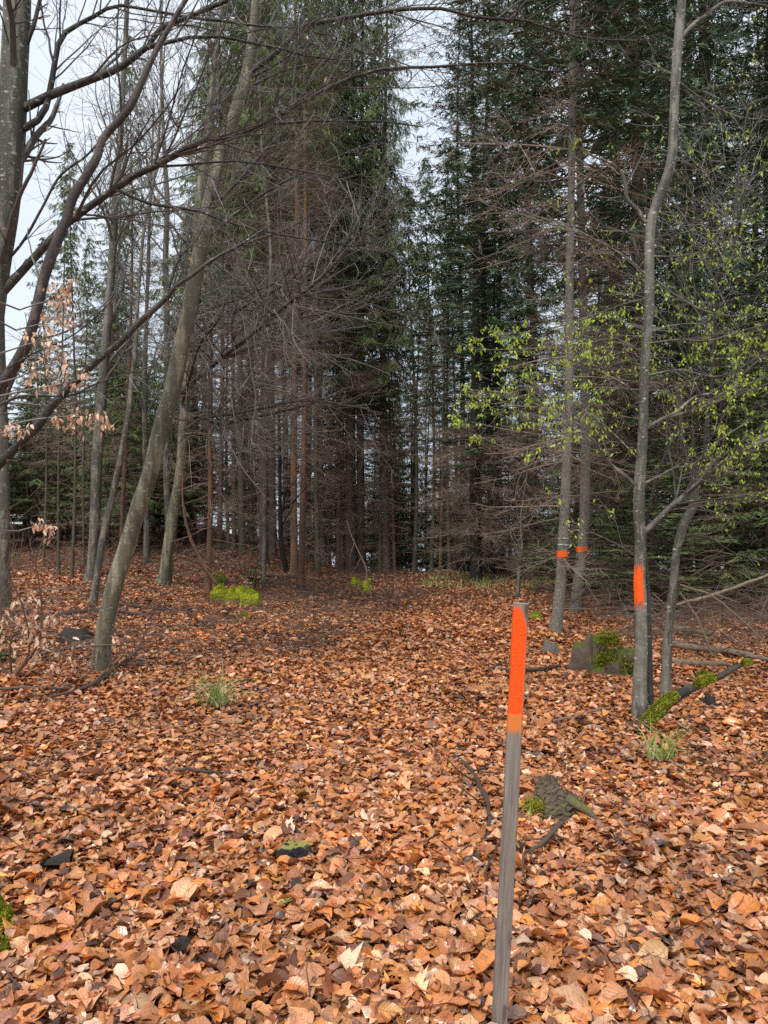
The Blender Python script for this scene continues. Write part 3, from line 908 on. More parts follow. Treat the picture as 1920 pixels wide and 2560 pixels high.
def beech(name, pts, D, label, mat='beech', cat='beech', group=None, limbs=(), seed=1, auto=None, top=None, K=90, ns=16, flare=1.6,
          twigs=(5.0, 6.0, 7.0), twigang=(25, 60), lmat='beech_limb', base=None, uplimb=.02, tw_flat=.5, fine=True, tipext=0.0, tl=(.42, .5, .55)):
    rg = np.random.default_rng(seed)
    if base is None:
        base = ground(pts[0][0], pts[0][1]) if D is None else None
    if D is None: D = float(base[1])
    q = px_path(pts, D)
    if base is None:
        base = q[0, :3].copy()
    else:
        q[0, :3] = base
    if tipext:
        d = norm(q[-1, :3] - q[-2, :3]); e = np.r_[q[-1, :3] + (d * .6 + np.array([0, 0, .4])) * tipext, q[-1, 3] * .25]
        q = np.vstack([q, e])
    q0 = q[0].copy(); q0[:3] -= norm(q[1, :3] - q[0, :3]) * .25; q = np.vstack([q0, q])
    t = thing(name, base, label, cat, group)
    tr = MB()
    p, r = trunk_tube(tr, q[:, :3], q[:, 3], K=K, ns=ns, rg=rg, flare=flare, flareh=.32)
    tr.build('trunk', M[mat], t, base)
    ALL = [[], [], []]
    def grow_all(A, B):
        P1, R1 = grow(A, B, twigs[0], tl[0], .45, twigang, 9, .10, rg, .12, .98, tw_flat, .01, .0034)
        P2, R2 = grow(P1, R1, twigs[1], tl[1], .62, twigang, 6, .13, rg, .1, .98, tw_flat, .01, .0026)
        P3, R3 = grow(P2, R2, twigs[2], tl[2], .75, twigang, 4, .16, rg, .1, .98, tw_flat, .01, .002)
        tw = MB()
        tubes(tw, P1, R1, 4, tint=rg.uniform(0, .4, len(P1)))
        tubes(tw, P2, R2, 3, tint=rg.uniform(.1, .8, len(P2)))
        tubes(tw, P3, R3, 3, tint=rg.uniform(.3, 1, len(P3)))  # finest twigs tinted palest, highlights put into their colour
        for q_, a_ in zip(ALL, (P1, P2, P3)): q_.append(a_)
        return tw
    for l in limbs:
        a, b = limb(l, D)
        lm = MB(); tubes(lm, a[None], b[None], 9, rough=.03, rg=rg)
        lo = lm.build('limb', M[lmat], t, base)
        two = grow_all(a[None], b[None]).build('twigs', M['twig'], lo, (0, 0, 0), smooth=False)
        two.location = (0, 0, 0); two.matrix_parent_inverse.identity()
        two.data.transform(Matrix.Translation(-Vector(base)))
    if auto:
        n, tmin, lf, rf, ang = auto
        a, b = grow(p[None], r[None], n / 10.0, lf, rf, ang, 26, .07, rg, tmin, .98, .8, uplimb, nmin=n)
        a, b = a[:n], b[:n]
        tw = grow_all(a, b); tubes(tw, a, b, 7, tint=np.full(len(a), .25))
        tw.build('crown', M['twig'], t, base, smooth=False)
    return t, base, ([np.concatenate(q_) for q_ in ALL] if ALL[0] else None), (p, r)

# big trunk at the left edge; its limbs reach over the clearing
D0 = 6.6
lim_left = [
 [(60, 270, 26), (127, 237, 24), (202, 208, 22), (301, 168, 20), (370, 116, 16), (417, 108, 12), (463, 95, 10), (555, 92, 9), (625, 107, 8), (694, 119, 7), (752, 136, 6), (810, 145, 5), (960, 159, 3)],
 [(370, 116, 14), (405, 70, 15), (463, 46, 14), (521, 20, 13), (567, 0, 12), (640, -60, 9), (740, -140, 5)],
 [(60, 322, 20), (104, 290, 18), (124, 231, 17), (136, 162, 15), (150, 98, 14), (180, 70, 13), (231, 43, 11), (290, 14, 9), (376, 26, 8), (492, 46, 8), (555, 52, 7), (636, 64, 6), (741, 70, 5), (850, 95, 3)],
 [(-20, 760, 26), (30, 705, 24), (80, 650, 22), (150, 575, 21), (190, 540, 20), (290, 470, 19), (350, 430, 18), (400, 410, 17), (500, 352, 16), (560, 347, 15), (600, 335, 14), (682, 301, 13), (729, 266, 12), (784, 240, 11), (856, 202, 10), (960, 172, 9), (1076, 168, 8), (1191, 159, 7), (1307, 159, 6), (1388, 185, 5), (1481, 145, 3)],
 [(290, 472, 9), (330, 492, 9), (380, 510, 9), (450, 520, 8), (505, 530, 7), (570, 555, 6), (642, 574, 6), (706, 587, 5), (769, 598, 5), (856, 610, 4), (960, 633, 3)],
 [(15, 655, 8), (60, 600, 8), (105, 520, 7), (150, 440, 7), (215, 390, 6), (260, 340, 5)],
 [(682, 310, 8), (755, 304, 8), (798, 302, 7), (880, 303, 6), (960, 304, 5), (1060, 318, 3)],
 [(66, 110, 14), (85, 60, 12), (100, 0, 10), (125, -80, 8)],
]
tL, bL, wL, pL = beech('beech_tree', [(-95, 1760, 62), (-75, 1500, 56), (-50, 1150, 54), (-25, 850, 54), (0, 640, 58), (22, 460, 64), (30, 300, 68), (38, 150, 64), (42, 0, 62), (48, -200, 56)], D0,
      'thick grey lichen-spotted beech at the left edge whose long bare limbs reach across the picture', 'beech_near', limbs=lim_left, seed=31, base=onground(*(P(-95, 1760, D0)[:2])), twigs=(6.5, 7.5, 7.5), auto=(9, .55, .32, .4, (30, 60)))

# reddish leaning dead stem
tD, bD, wD, _ = beech('beech_tree', [(-200, 1400, 30), (-90, 1120, 28), (-10, 985, 27), (30, 925, 27), (62, 868, 27), (88, 790, 25), (112, 690, 25), (148, 590, 24), (168, 545, 22), (182, 495, 22), (240, 400, 20), (258, 345, 19), (320, 275, 18), (350, 215, 17), (372, 165, 15), (400, 108, 14), (440, 40, 13), (470, -10, 12), (540, -120, 10)], 5.6,
      'reddish peeling stem leaning steeply to the right across the upper left corner', 'dead_bark', seed=33, base=onground(*(P(-200, 1400, 5.6)[:2])), flare=1.2, auto=(4, .35, .2, .3, (30, 55)), twigs=(2.0, 3.0, 3.0), K=110)

# leaning beech
tN, bN, wN, pN = beech('beech_tree', [(252, 1682, 42), (264, 1570, 42), (290, 1454, 43), (322, 1350, 43), (348, 1263, 42), (376, 1176, 41), (406, 1060, 41), (434, 962, 41), (469, 800, 37), (488, 694, 36), (509, 579, 36), (530, 480, 32), (556, 376, 32), (590, 278, 31), (619, 174, 29), (634, 80, 27), (641, 0, 26), (650, -150, 24)], None,
      'olive-grey beech leaning right, with a mossy foot and pale lichen spots', 'beech', limbs=[
      [(628, 175, 18), (683, 139, 16), (723, 98, 16), (770, 58, 15), (810, 55, 14), (868, 43, 12), (960, 29, 11), (1018, 23, 10), (1110, 22, 9), (1191, 43, 9), (1319, 52, 7), (1365, 69, 6), (1452, 93, 6), (1539, 101, 5), (1654, 101, 3)],
      [(769, 62, 7), (795, 84, 7), (832, 88, 6), (865, 110, 6), (900, 128, 5), (960, 143, 4), (1040, 170, 3)],
      [(625, 196, 8), (682, 165, 7), (726, 136, 6), (769, 101, 5), (813, 72, 4), (880, 40, 3)],
      [(612, 222, 7), (711, 176, 6), (798, 156, 5), (856, 136, 4), (930, 120, 3)],
      [(552, 498, 10), (610, 437, 10), (639, 405, 9), (665, 373, 9), (688, 350, 8), (711, 327, 7), (720, 301, 5), (735, 250, 3)],
      [(520, 662, 9), (552, 635, 8), (610, 610, 8), (654, 595, 7), (688, 585, 6), (740, 560, 5), (800, 520, 3)],
      [(512, 600, 8), (560, 561, 8), (610, 520, 8), (650, 490, 7), (697, 462, 6), (740, 440, 6), (784, 420, 5), (842, 393, 4), (885, 376, 4), (960, 359, 3)],
      [(500, 640, 7), (450, 590, 6), (400, 520, 5), (370, 440, 4), (365, 350, 3)],
      ], seed=35, twigs=(5.5, 6.5, 7.0), auto=(8, .45, .22, .3, (30, 60)), K=130, ns=20, flare=1.5)

# beech in the middle left, with the long limbs that sweep up to the right
tM, bM, wM, pM = beech('beech_tree', [(408, 1470, 34), (417, 1405, 29), (428, 1318, 27), (437, 1260, 25), (451, 1174, 23), (457, 1087, 23), (463, 1000, 22), (475, 860, 22), (484, 740, 24), (492, 640, 26), (497, 543, 27), (508, 430, 22), (521, 310, 18), (530, 210, 14), (540, 130, 12), (552, 29, 10), (560, -60, 8)], 16.5,
      'grey beech with a flared foot behind the leaning one, limbs sweeping up right', 'beech', limbs=[
      [(462, 1075, 12), (509, 1046, 11, 15.5), (579, 1034, 10, 14.5), (654, 1020, 8, 13.5), (741, 1003, 7, 13), (810, 1005, 6, 12.5), (926, 1023, 4, 12)],
      [(462, 1088, 10), (538, 1066, 9, 15.5), (637, 1043, 8, 14.5), (752, 1017, 6, 14), (830, 990, 4, 13.5)],
      [(452, 985, 16), (480, 958, 15, 15.5), (521, 922, 14, 14.5), (579, 875, 13, 13.5), (642, 827, 13, 12.5), (682, 789, 12, 12), (726, 757, 12, 11.5), (749, 737, 12, 11), (778, 717, 11, 11), (807, 691, 10, 11), (827, 662, 10, 11), (865, 630, 9, 11), (885, 601, 8, 11), (920, 575, 7, 11), (960, 532, 5, 11), (1010, 470, 3, 11)],
      [(470, 868, 12), (503, 824, 11, 15), (552, 798, 10, 14), (596, 775, 10, 13), (625, 755, 9, 12.5), (659, 740, 9, 12.5), (711, 711, 8, 12), (749, 679, 7, 12), (763, 639, 5, 12), (772, 590, 3, 12)],
      [(480, 810, 10), (509, 778, 9, 15), (567, 757, 8, 14), (610, 743, 8, 13), (642, 726, 7, 12.5), (700, 702, 6, 12), (729, 674, 6, 12), (787, 656, 5, 12), (827, 616, 3, 12)],
      [(749, 740, 6, 11), (798, 731, 6, 11), (870, 717, 5, 11), (960, 685, 4, 11), (1060, 650, 3, 11)],
      [(654, 821, 6, 12.4), (726, 792, 6, 12.2), (784, 775, 5, 12), (842, 783, 5, 12), (960, 786, 3, 12)],
      [(455, 1010, 8), (478, 930, 8, 14), (500, 860, 7, 13), (545, 800, 6, 12.5), (565, 740, 5, 12.5), (575, 715, 4, 12.5)],
      ], seed=37, twigs=(4.5, 5.0, 5.5), auto=(12, .4, .2, .35, (25, 50)), K=110, ns=14, flare=1.9)

# dark limb crossing the left side, grown from the thick beech
far = [
 dict(name='beech_tree', pts=[(5, 1482, 40), (6, 1380, 34), (8, 1250, 34), (5, 1100, 32), (0, 900, 28), (-5, 700, 24)], D=12.5, label='shaded upright beech trunk cut by the left edge, behind the withered leaves', seed=41, auto=(7, .35, .3, .35, (25, 55))),
 dict(name='beech_tree', pts=[(228, 1452, 30), (233, 1390, 26), (238, 1290, 26), (243, 1150, 26), (250, 1050, 26), (255, 992, 25), (266, 847, 24), (272, 775, 22), (278, 674, 20), (286, 560, 18), (290, 463, 17), (301, 347, 15), (310, 174, 13), (318, 0, 11)], D=16.5, label='straight grey beech left of the leaning one, thickest of the upright stems there', seed=43, auto=(24, .3, .24, .35, (20, 45))),
 dict(name='beech_tree', pts=[(232, 1502, 19), (246, 1420, 18), (257, 1347, 17), (269, 1289, 16), (281, 1246, 15), (292, 1188, 15), (301, 1150, 15), (312, 1087, 14), (324, 1014, 13), (329, 950, 12), (338, 876, 11), (342, 789, 10), (350, 680, 9), (362, 560, 8), (385, 450, 7), (400, 300, 6)], D=13.0, label='thin beech curving up to the right across the foot of the straight grey beech', seed=45, auto=(10, .4, .2, .4, (25, 50))),
 dict(name='beech_tree', pts=[(426, 1462, 18), (420, 1290, 16), (415, 1150, 15), (416, 963, 15), (417, 789, 15), (414, 645, 14), (418, 500, 13), (412, 400, 11), (405, 250, 9), (402, 60, 7)], D=18.5, label='slim upright beech half hidden between the leaning beech and the flared-foot beech', seed=47, auto=(20, .3, .22, .35, (20, 45))),
 dict(name='beech_tree', pts=[(367, 1405, 17), (366, 1250, 14), (363, 1100, 14), (362, 960, 12), (366, 800, 10), (372, 600, 8), (380, 400, 6)], D=21.0, label='slender grey beech in the background between the leaning beech and its flared neighbour', seed=49, auto=(14, .3, .25, .35, (20, 45))),
 dict(name='beech_tree', pts=[(660, 1405, 10), (662, 1200, 10), (664, 1000, 10), (668, 850, 9), (676, 700, 9), (675, 600, 8), (664, 480, 7), (655, 380, 6), (650, 250, 5), (640, 120, 4)], D=17.5, label='pale slender beech stem in front of the broad double spruce trunk', seed=51, auto=(12, .35, .2, .35, (20, 50))),
]
for f_ in far:
    D_ = f_['D']; b_ = P(f_['pts'][0][0], f_['pts'][0][1], D_); bb = onground(b_[0], D_)
    beech(f_['name'], f_['pts'], D_, f_['label'], 'beech_far', seed=f_['seed'], auto=f_['auto'], base=bb, K=80, ns=10, flare=1.5, twigs=(5.0, 5.6, 5.6), tipext=2.0, tl=(.55, .6, .62))

# dark forked limb from the left edge (own leaning stem outside the frame)
beech('beech_tree', [(-330, 1560, 30), (-160, 1320, 26), (-40, 1195, 24), (0, 1159, 22), (35, 1124, 21), (87, 1072, 20), (127, 1020, 19), (174, 968, 18), (246, 899, 16), (304, 853, 15), (347, 807, 15), (405, 755, 13), (440, 715, 12), (480, 688, 10), (530, 650, 8), (600, 612, 6), (680, 560, 4)], 5.0,
      'nearly black slanting stem rising from the left edge under the withered leaves', 'beech_limb', seed=53, base=onground(*(P(-330, 1560, 5.0)[:2])), flare=1.1,
      limbs=[[(420, 726, 8), (428, 700, 8), (445, 650, 7), (460, 630, 6), (490, 600, 5), (520, 540, 3)],
             [(347, 807, 5), (336, 770, 5), (325, 720, 4), (300, 660, 4), (280, 620, 3)],
             [(20, 1140, 6), (60, 1100, 6), (95, 1080, 5), (120, 1045, 4), (160, 1010, 3)],
             [(-20, 1020, 7), (60, 990, 7), (170, 990, 6), (240, 960, 5), (330, 930, 4), (430, 900, 3)],
             [(20, 920, 5), (80, 885, 5), (170, 845, 4), (230, 800, 4), (290, 740, 3)]],
      twigs=(5, 5.5, 6), K=110)

# ------------------------------------------------------------------ leaf sprays (withered and fresh)
def hang_leaves(mb, pos, size, rg, droop=1.0, n=1, spread=.03, up=0.0, wide=.5):
    N = len(pos)
    pos = np.repeat(pos, n, axis=0); N = len(pos)
    pos = pos + rg.normal(0, spread, pos.shape) * .4
    az = rg.uniform(0, 6.28, N)
    d = np.stack([np.cos(az), np.sin(az), -droop * rg.uniform(.3, 1.8, N) + up], -1); d = norm(d)
    L = size * rg.uniform(.6, 1.25, N)
    S = norm(np.cross(d, np.array([0, 0, 1.0]) + rg.normal(0, .4, (N, 3))))
    nn = np.cross(S, d)
    ti = rg.uniform(0, 1, N)
    a2 = np.array([0, .3, .65, 1.0])
    cv = rg.uniform(-.35, .1, N)[:, None]
    for sg in (-1, 1):     # two halves folded along the midrib
        prof = np.array([.03, .95, .8, .02]) * wide
        Pn = pos[:, None] + d[:, None] * (L[:, None] * a2[None])[..., None] + nn[:, None] * (cv * L[:, None] * a2[None] ** 2)[..., None]
        edge = Pn + sg * S[:, None] * (L[:, None] * prof[None] * .5)[..., None] + nn[:, None] * (L[:, None] * prof[None] * .14)[..., None]
        V = np.stack([Pn, edge], 2)
        n_ = np.arange(N)[:, None] * 8; k_ = np.arange(3)[None] * 2
        mb.add(V, np.stack([n_ + k_, n_ + k_ + 1, n_ + k_ + 3, n_ + k_ + 2], -1), cq=np.repeat(ti[:, None] * np.ones(3), 3, axis=0))

def spray_path(pts, D, rg, out, K=16):
    p, r = limb(pts, D, K)
    out.append((p, r))

# withered-leaved beech branches at the left edge
rw = np.random.default_rng(61)
paths = [[(-60, 1010, 7), (20, 1000, 6), (90, 985, 5), (150, 975, 4), (205, 962, 3), (245, 955, 2)],
         [(-60, 1060, 7), (0, 1040, 6), (60, 1030, 5), (130, 1025, 4), (215, 1030, 2)],
         [(-60, 950, 7), (10, 930, 5), (60, 905, 4), (110, 880, 3), (130, 860, 2)],
         [(-60, 870, 6), (0, 850, 5), (50, 835, 4), (90, 830, 2)],
         [(-60, 1110, 6), (0, 1090, 5), (50, 1080, 4), (90, 1075, 2)],
         [(-60, 720, 6), (0, 700, 5), (40, 690, 4), (100, 660, 2)],
         [(-60, 1330, 5), (0, 1315, 4), (30, 1318, 2)],
         [(-60, 780, 6), (20, 760, 4), (60, 745, 3), (90, 740, 2)]]
PP, RR = [], []
for l in paths:
    a, b = limb(l, 4.6, 16); a[:, 1] += rw.uniform(-.5, .5); PP.append(a); RR.append(b)
# all carried by one stem just outside the frame
st = thing('beech_tree', onground(*(P(-150, 1800, 4.6)[:2])), 'young beech at the left edge still hung with withered tan leaves', 'beech')
bs = np.array(st.location)
stem = np.array([[bs[0], bs[1], bs[2]], P(-140, 1500, 4.6), P(-110, 1200, 4.6), P(-90, 950, 4.6), P(-80, 700, 4.6), P(-60, 500, 4.6)])
smb = MB(); sp_, sr_ = trunk_tube(smb, stem, np.array([.03, .027, .023, .019, .013, .006]), K=40, ns=9, rg=rw, flare=1.3)
smb.build('trunk', M['beech_far'], st, bs)
for q in range(len(PP)):
    j = np.argmin(np.linalg.norm(sp_ - PP[q][0], axis=1)); PP[q][0] = sp_[j]
PP, RR = np.array(PP), np.array(RR)
tw = MB(); tubes(tw, PP, RR, 5)
P1, R1 = grow(PP, RR, 24, .22, .6, (30, 60), 6, .12, rw, .45, .98, .35, 0, .0018)
P2, R2 = grow(P1, R1, 16, .5, .7, (30, 60), 4, .12, rw, .2, .98, .35, 0, .0014)
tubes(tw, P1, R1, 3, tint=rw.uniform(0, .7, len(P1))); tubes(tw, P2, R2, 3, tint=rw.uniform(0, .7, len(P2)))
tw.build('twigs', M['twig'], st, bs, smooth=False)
lv = MB()
tips = np.vstack([P2[:, -1], P2[:, 2], P1[:, -1], P1[:, 3]])
hang_leaves(lv, tips[rw.uniform(0, 1, len(tips)) < .62], .040, rw, droop=1.6, n=1, spread=.03)
# a few stragglers further along the bare limbs
lv.build('leaves', M['tan'], st, bs, smooth=False)
for tt_, bb_, ww_, fr in ((tL, bL, wL, .006), (tN, bN, wN, .004)):
    s_ = ww_[1][:, -1]; s_ = s_[rw.uniform(0, 1, len(s_)) < fr * 3]
    if len(s_):
        l_ = MB(); hang_leaves(l_, s_, .06, rw, droop=1.8, n=1); l_.build('leaves', M['tan'], tt_, bb_, smooth=False)

# low shrub bottom left
rw = np.random.default_rng(63)
bs = ground(30, 1700)
st = thing('beech_shrub', bs, 'low beech shrub with withered tan leaves and arching bare twigs at the left edge', 'shrub')
PP, RR = [], []
for l in [[(30, 1700, 10), (-10, 1640, 8), (-40, 1560, 7), (20, 1530, 5), (90, 1520, 3), (150, 1515, 2)],
          [(30, 1700, 9), (60, 1650, 8), (150, 1630, 6), (260, 1625, 5), (340, 1640, 4), (430, 1655, 2)],
          [(30, 1700, 8), (40, 1630, 6), (60, 1580, 5), (110, 1560, 4), (200, 1575, 3), (300, 1600, 2)],
          [(30, 1700, 8), (0, 1640, 6), (10, 1560, 5), (20, 1480, 4), (60, 1420, 3), (80, 1330, 2)],
          [(30, 1700, 8), (90, 1620, 6), (90, 1500, 5), (70, 1420, 4), (100, 1350, 3), (95, 1260, 2)],
          [(30, 1700, 7), (120, 1690, 6), (200, 1700, 5), (270, 1690, 4), (340, 1620, 3), (365, 1580, 2)],
          [(30, 1700, 7), (110, 1600, 6), (125, 1480, 5), (120, 1400, 4), (150, 1330, 3), (140, 1270, 2)]]:
    a, b = limb(l, bs[1], 16); a[0] = bs; a[:, 1] += np.linspace(0, 1, 16) * rw.uniform(-1, .6); PP.append(a); RR.append(b)
PP, RR = np.array(PP), np.array(RR)
tw = MB(); tubes(tw, PP, RR, 5, tint=np.full(len(PP), .6))
P1, R1 = grow(PP, RR, 6, .35, .6, (30, 65), 6, .14, rw, .2, .98, .7, .01, .0025)
P2, R2 = grow(P1, R1, 7, .45, .7, (30, 60), 4, .14, rw, .2, .98, .7, 0, .002)
tubes(tw, P1, R1, 3, tint=rw.uniform(.2, .9, len(P1))); tubes(tw, P2, R2, 3, tint=rw.uniform(.2, .9, len(P2)))
tw.build('twigs', M['stick'], st, bs, smooth=False)
lv = MB(); tips = np.vstack([P2[:, -1], P1[:, -1]])
sel = tips[:, 2] < .95
left = tips[:, 0] < P(190, 1600, bs[1])[0]
pr = np.where(left, .75, .05)
hang_leaves(lv, tips[sel & (rw.uniform(0, 1, len(tips)) < pr)], .075, rw, droop=1.2, n=2)
lv.build('leaves', M['tan'], st, bs, smooth=False)

# fresh-leaved beech on the right
DR = 6.4
R1pts = [(1603, 1790, 34), (1601, 1737, 30), (1603, 1614, 30), (1601, 1491, 29), (1599, 1459, 28), (1600, 1354, 26), (1597, 1250, 28), (1606, 1110, 25), (1609, 1005, 24), (1613, 900, 24), (1623, 752, 25), (1625, 579, 25), (1643, 503, 24), (1678, 405, 24), (1686, 260, 22), (1695, 116, 22), (1704, 0, 20), (1712, -200, 18)]
R1limbs = [
 [(1614, 556, 11), (1591, 521, 11), (1568, 498, 11), (1562, 451, 10), (1544, 422, 9), (1521, 405, 7), (1480, 390, 4), (1430, 360, 3)],
 [(1700, 97, 13), (1735, 60, 12), (1770, 35, 11), (1811, 6, 10), (1860, 8, 9), (1920, 17, 8), (2000, 40, 6)],
 [(1598, 1222, 12), (1585, 1211, 12), (1564, 1190, 10), (1532, 1166, 10), (1504, 1138, 9), (1487, 1103, 9), (1469, 1087, 8), (1445, 1078, 7), (1410, 1061, 7), (1375, 1033, 6), (1343, 1012, 5), (1280, 985, 4), (1180, 975, 3)],
 [(1600, 1340, 17), (1630, 1313, 17), (1672, 1271, 16), (1711, 1239, 15), (1742, 1211, 15), (1773, 1180, 14), (1822, 1148, 13), (1864, 1124, 12), (1920, 1099, 11), (1990, 1070, 8), (2060, 1020, 5)],
 [(1612, 1075, 10), (1655, 1047, 9), (1693, 1029, 9), (1728, 998, 8), (1760, 986, 7), (1829, 984, 6), (1864, 963, 5), (1920, 938, 4), (1980, 910, 3)],
 [(1612, 1070, 9), (1660, 1047, 8), (1720, 1030, 7), (1790, 1005, 6), (1850, 985, 5), (1930, 955, 3)],
 [(1612, 1208, 9), (1655, 1187, 8), (1690, 1169, 8), (1725, 1166, 7), (1760, 1138, 6), (1801, 1099, 5), (1860, 1060, 3)],
 [(1620, 745, 6), (1560, 760, 5), (1480, 790, 5), (1400, 815, 4), (1320, 830, 3), (1250, 838, 2)],
 [(1640, 700, 6), (1700, 745, 6), (1770, 780, 5), (1850, 790, 4), (1930, 780, 3)],
 [(1618, 690, 6), (1560, 640, 5), (1490, 600, 4), (1410, 560, 3), (1340, 540, 2)],
 [(1655, 470, 6), (1720, 560, 6), (1760, 650, 5), (1793, 717, 5), (1830, 800, 4), (1870, 850, 3)],
 [(1606, 880, 6), (1540, 850, 5), (1450, 860, 4), (1350, 870, 3), (1220, 875, 2)],
 [(1612, 860, 6), (1690, 850, 6), (1780, 850, 5), (1880, 820, 4), (1980, 800, 3)],
 [(1603, 1000, 5), (1560, 960, 5), (1500, 930, 4), (1420, 900, 3), (1330, 890, 2)],
 [(1602, 1400, 4), (1550, 1365, 4), (1500, 1340, 3), (1440, 1310, 3), (1400, 1250, 2)],
 [(1690, 200, 6), (1760, 250, 5), (1840, 290, 4), (1920, 300, 3)],
 [(1445, 1078, 5), (1380, 1085, 4), (1300, 1080, 4), (1200, 1060, 3), (1160, 1050, 2)],
 [(1480, 1100, 5), (1400, 1010, 4), (1330, 985, 4), (1240, 1010, 3), (1190, 990, 2)],
 [(1618, 640, 5), (1700, 640, 4), (1800, 620, 4), (1900, 600, 3), (1960, 600, 2)],
 [(1610, 940, 5), (1700, 925, 5), (1800, 940, 4), (1920, 880, 3)],
 [(1598, 1150, 5), (1540, 1090, 4), (1480, 1040, 4), (1420, 1000, 3)],
]
tR, bR, wR, pR = beech('beech_tree', R1pts, None, 'grey speckled beech with fresh yellow-green leaves and a tall orange paint patch on its trunk', 'beech_speck', limbs=R1limbs, seed=71,
     base=ground(1603, 1800), twigs=(8, 7.5, 6.0), tl=(.58, .58, .6), K=130, ns=20, flare=1.7, lmat='beech_speck', tw_flat=.14)
DR = float(bR[1])
rr_ = np.random.default_rng(72)
def fresh_on(t, b, lists, prob, size, seed):
    r_ = np.random.default_rng(seed)
    tips = np.vstack([lists[1][:, -1], lists[1][:, 3], lists[2][:, -1], lists[2][:, 2], lists[2][:, 1], lists[0][:, -1], lists[0][:, 5]])
    pz = np.interp(tips[:, 2], [.9, 1.7, 2.3, 3.2, 4.2, 6], [.05, .35, 1, .95, .28, .12])
    tips = tips[r_.uniform(0, 1, len(tips)) < prob * pz]
    l_ = MB(); hang_leaves(l_, tips, size, r_, droop=1.1, n=2, spread=.03, wide=.46)
    l_.build('leaves', M['fresh'], t, b, smooth=False)
fresh_on(tR, bR, wR, .62, .032, 73)
pr_, rr2 = pR
paint_h0 = P(0, 1528, DR)[2] - bR[2] + .25; paint_h1 = P(0, 1408, DR)[2] - bR[2] + .25
paint_ring(pr_, rr2, paint_h0, paint_h1, -1.55, .25, rr_, ragged=.3, K=16, off=.002).build('paint_patch', M['orange'], tR, bR)

# second stem beside it, broken top
tS, bS, wS, pS = beech('beech_tree', [(1662, 1752, 26), (1666, 1680, 24), (1668, 1614, 22), (1675, 1532, 20), (1684, 1459, 18), (1693, 1372, 19), (1711, 1309, 23), (1732, 1267, 21), (1737, 1215, 22), (1736, 1188, 20)], None,
     'crooked second stem with a splintered top, right of the paint-patched beech', 'beech_speck', base=ground(1662, 1765), limbs=[
      [(1732, 1200, 9), (1721, 1173, 8), (1711, 1110, 8), (1704, 1057, 8), (1693, 987, 7), (1672, 945, 6), (1637, 921, 5), (1590, 890, 4), (1520, 860, 3)],
      [(1742, 1195, 9), (1760, 1127, 8), (1767, 1040, 8), (1777, 970, 7), (1782, 900, 7), (1790, 700, 6), (1830, 560, 5), (1850, 400, 4), (1880, 200, 3)],
      [(1738, 1215, 12), (1790, 1170, 11), (1850, 1140, 10), (1930, 1120, 8), (2010, 1110, 5)],
      [(1740, 1225, 5), (1790, 1260, 5), (1860, 1250, 4), (1930, 1240, 3)],
      [(1700, 1345, 7), (1730, 1338, 7), (1780, 1350, 6), (1840, 1385, 5), (1900, 1400, 4)],
     ], seed=75, twigs=(7, 7, 6.0), tl=(.5, .58, .6), K=90, ns=16, flare=1.15, lmat='beech_limb', tw_flat=.14)
fresh_on(tS, bS, wS, .62, .032, 76)
sh = MB(); top = pS[0][-1]
for q in range(7):
    a_ = q * .9; o_ = np.array([math.cos(a_), math.sin(a_), 0]) * .026
    tubes(sh, np.array([[top + o_ - [0, 0, .06], top + o_ * .9 + [0, 0, .03], top + o_ * .6 + [0, 0, rr_.uniform(.06, .14)]]]), np.array([[.013, .010, .002]]), 5)
sh.build('splinters', M['dead_bark'], tS, bS)

# third short twin stem behind the patched beech
tb = ground(1625, 1775)
beech('beech_tree', [(1622, 1775, 18), (1624, 1700, 17), (1622, 1600, 16), (1619, 1500, 15), (1615, 1420, 12), (1612, 1340, 9), (1640, 1200, 7), (1700, 1050, 5)], float(tb[1]), 'slim dark stem pressed close against the right side of the paint-patched beech', 'beech_limb', base=tb, seed=77, K=60, ns=12, flare=1.3)

# mossy low limb / root running out to the right
rm = np.random.default_rng(80)
q = [(1600, 1840, 40), (1625, 1800, 42), (1655, 1765, 34), (1690, 1742, 24), (1725, 1722, 20), (1770, 1702, 17), (1810, 1685, 14), (1840, 1668, 12), (1862, 1660, 9), (1900, 1655, 6)]
pp = px_path(q, [6.25, 6.9]); pp[:, 2] = np.maximum(pp[:, 2], gz(pp[:, 0], pp[:, 1]) - .02)
b0 = pp[0, :3].copy()
t = thing('fallen_branch', b0, 'low crooked mossy limb lying out to the right from the foot of the right beeches', 'branch')
mb = MB(); p_, r_ = trunk_tube(mb, pp[:, :3], pp[:, 3], K=50, ns=12, rg=rm, flare=1.0, lump=.08)
mb.build('wood', M['beech_limb'], t, b0)
mo = MB()
for (a, b, thick) in ((1, 16, 1.12), (23, 30, 1.35), (42, 46, 1.9)):
    seg = p_[a:b].copy(); seg[:, 2] += r_[a:b] * .30
    N = 2600
    i_ = rm.integers(0, len(seg) - 1, N); f_ = rm.uniform(0, 1, (N, 1))
    c_ = seg[i_] * (1 - f_) + seg[i_ + 1] * f_; rr = r_[a:b][i_] * thick
    an = rm.uniform(-1.9, 1.9, N); d_ = np.stack([np.sin(an) * .6, -np.abs(np.sin(an)) * .8, np.cos(an)], -1)
    ps = c_ + norm(d_) * rr[:, None] * .85; dd = norm(d_ + rm.normal(0, .5, (N, 3)))
    L_ = rm.uniform(.008, .022, (N, 1))
    ribbons(mo, np.stack([ps - norm(d_) * .006, ps + dd * L_ * .6, ps + dd * L_], 1), np.tile([.010, .008, .002], (N, 1)), norm(np.cross(dd, rm.normal(size=(N, 3)))), tint=rm.uniform(0, 1, N))
mo.build('moss', M['mossblade'], t, b0, smooth=False)
KEEP.append((b0[0] - .02, b0[1] + .05, .10))

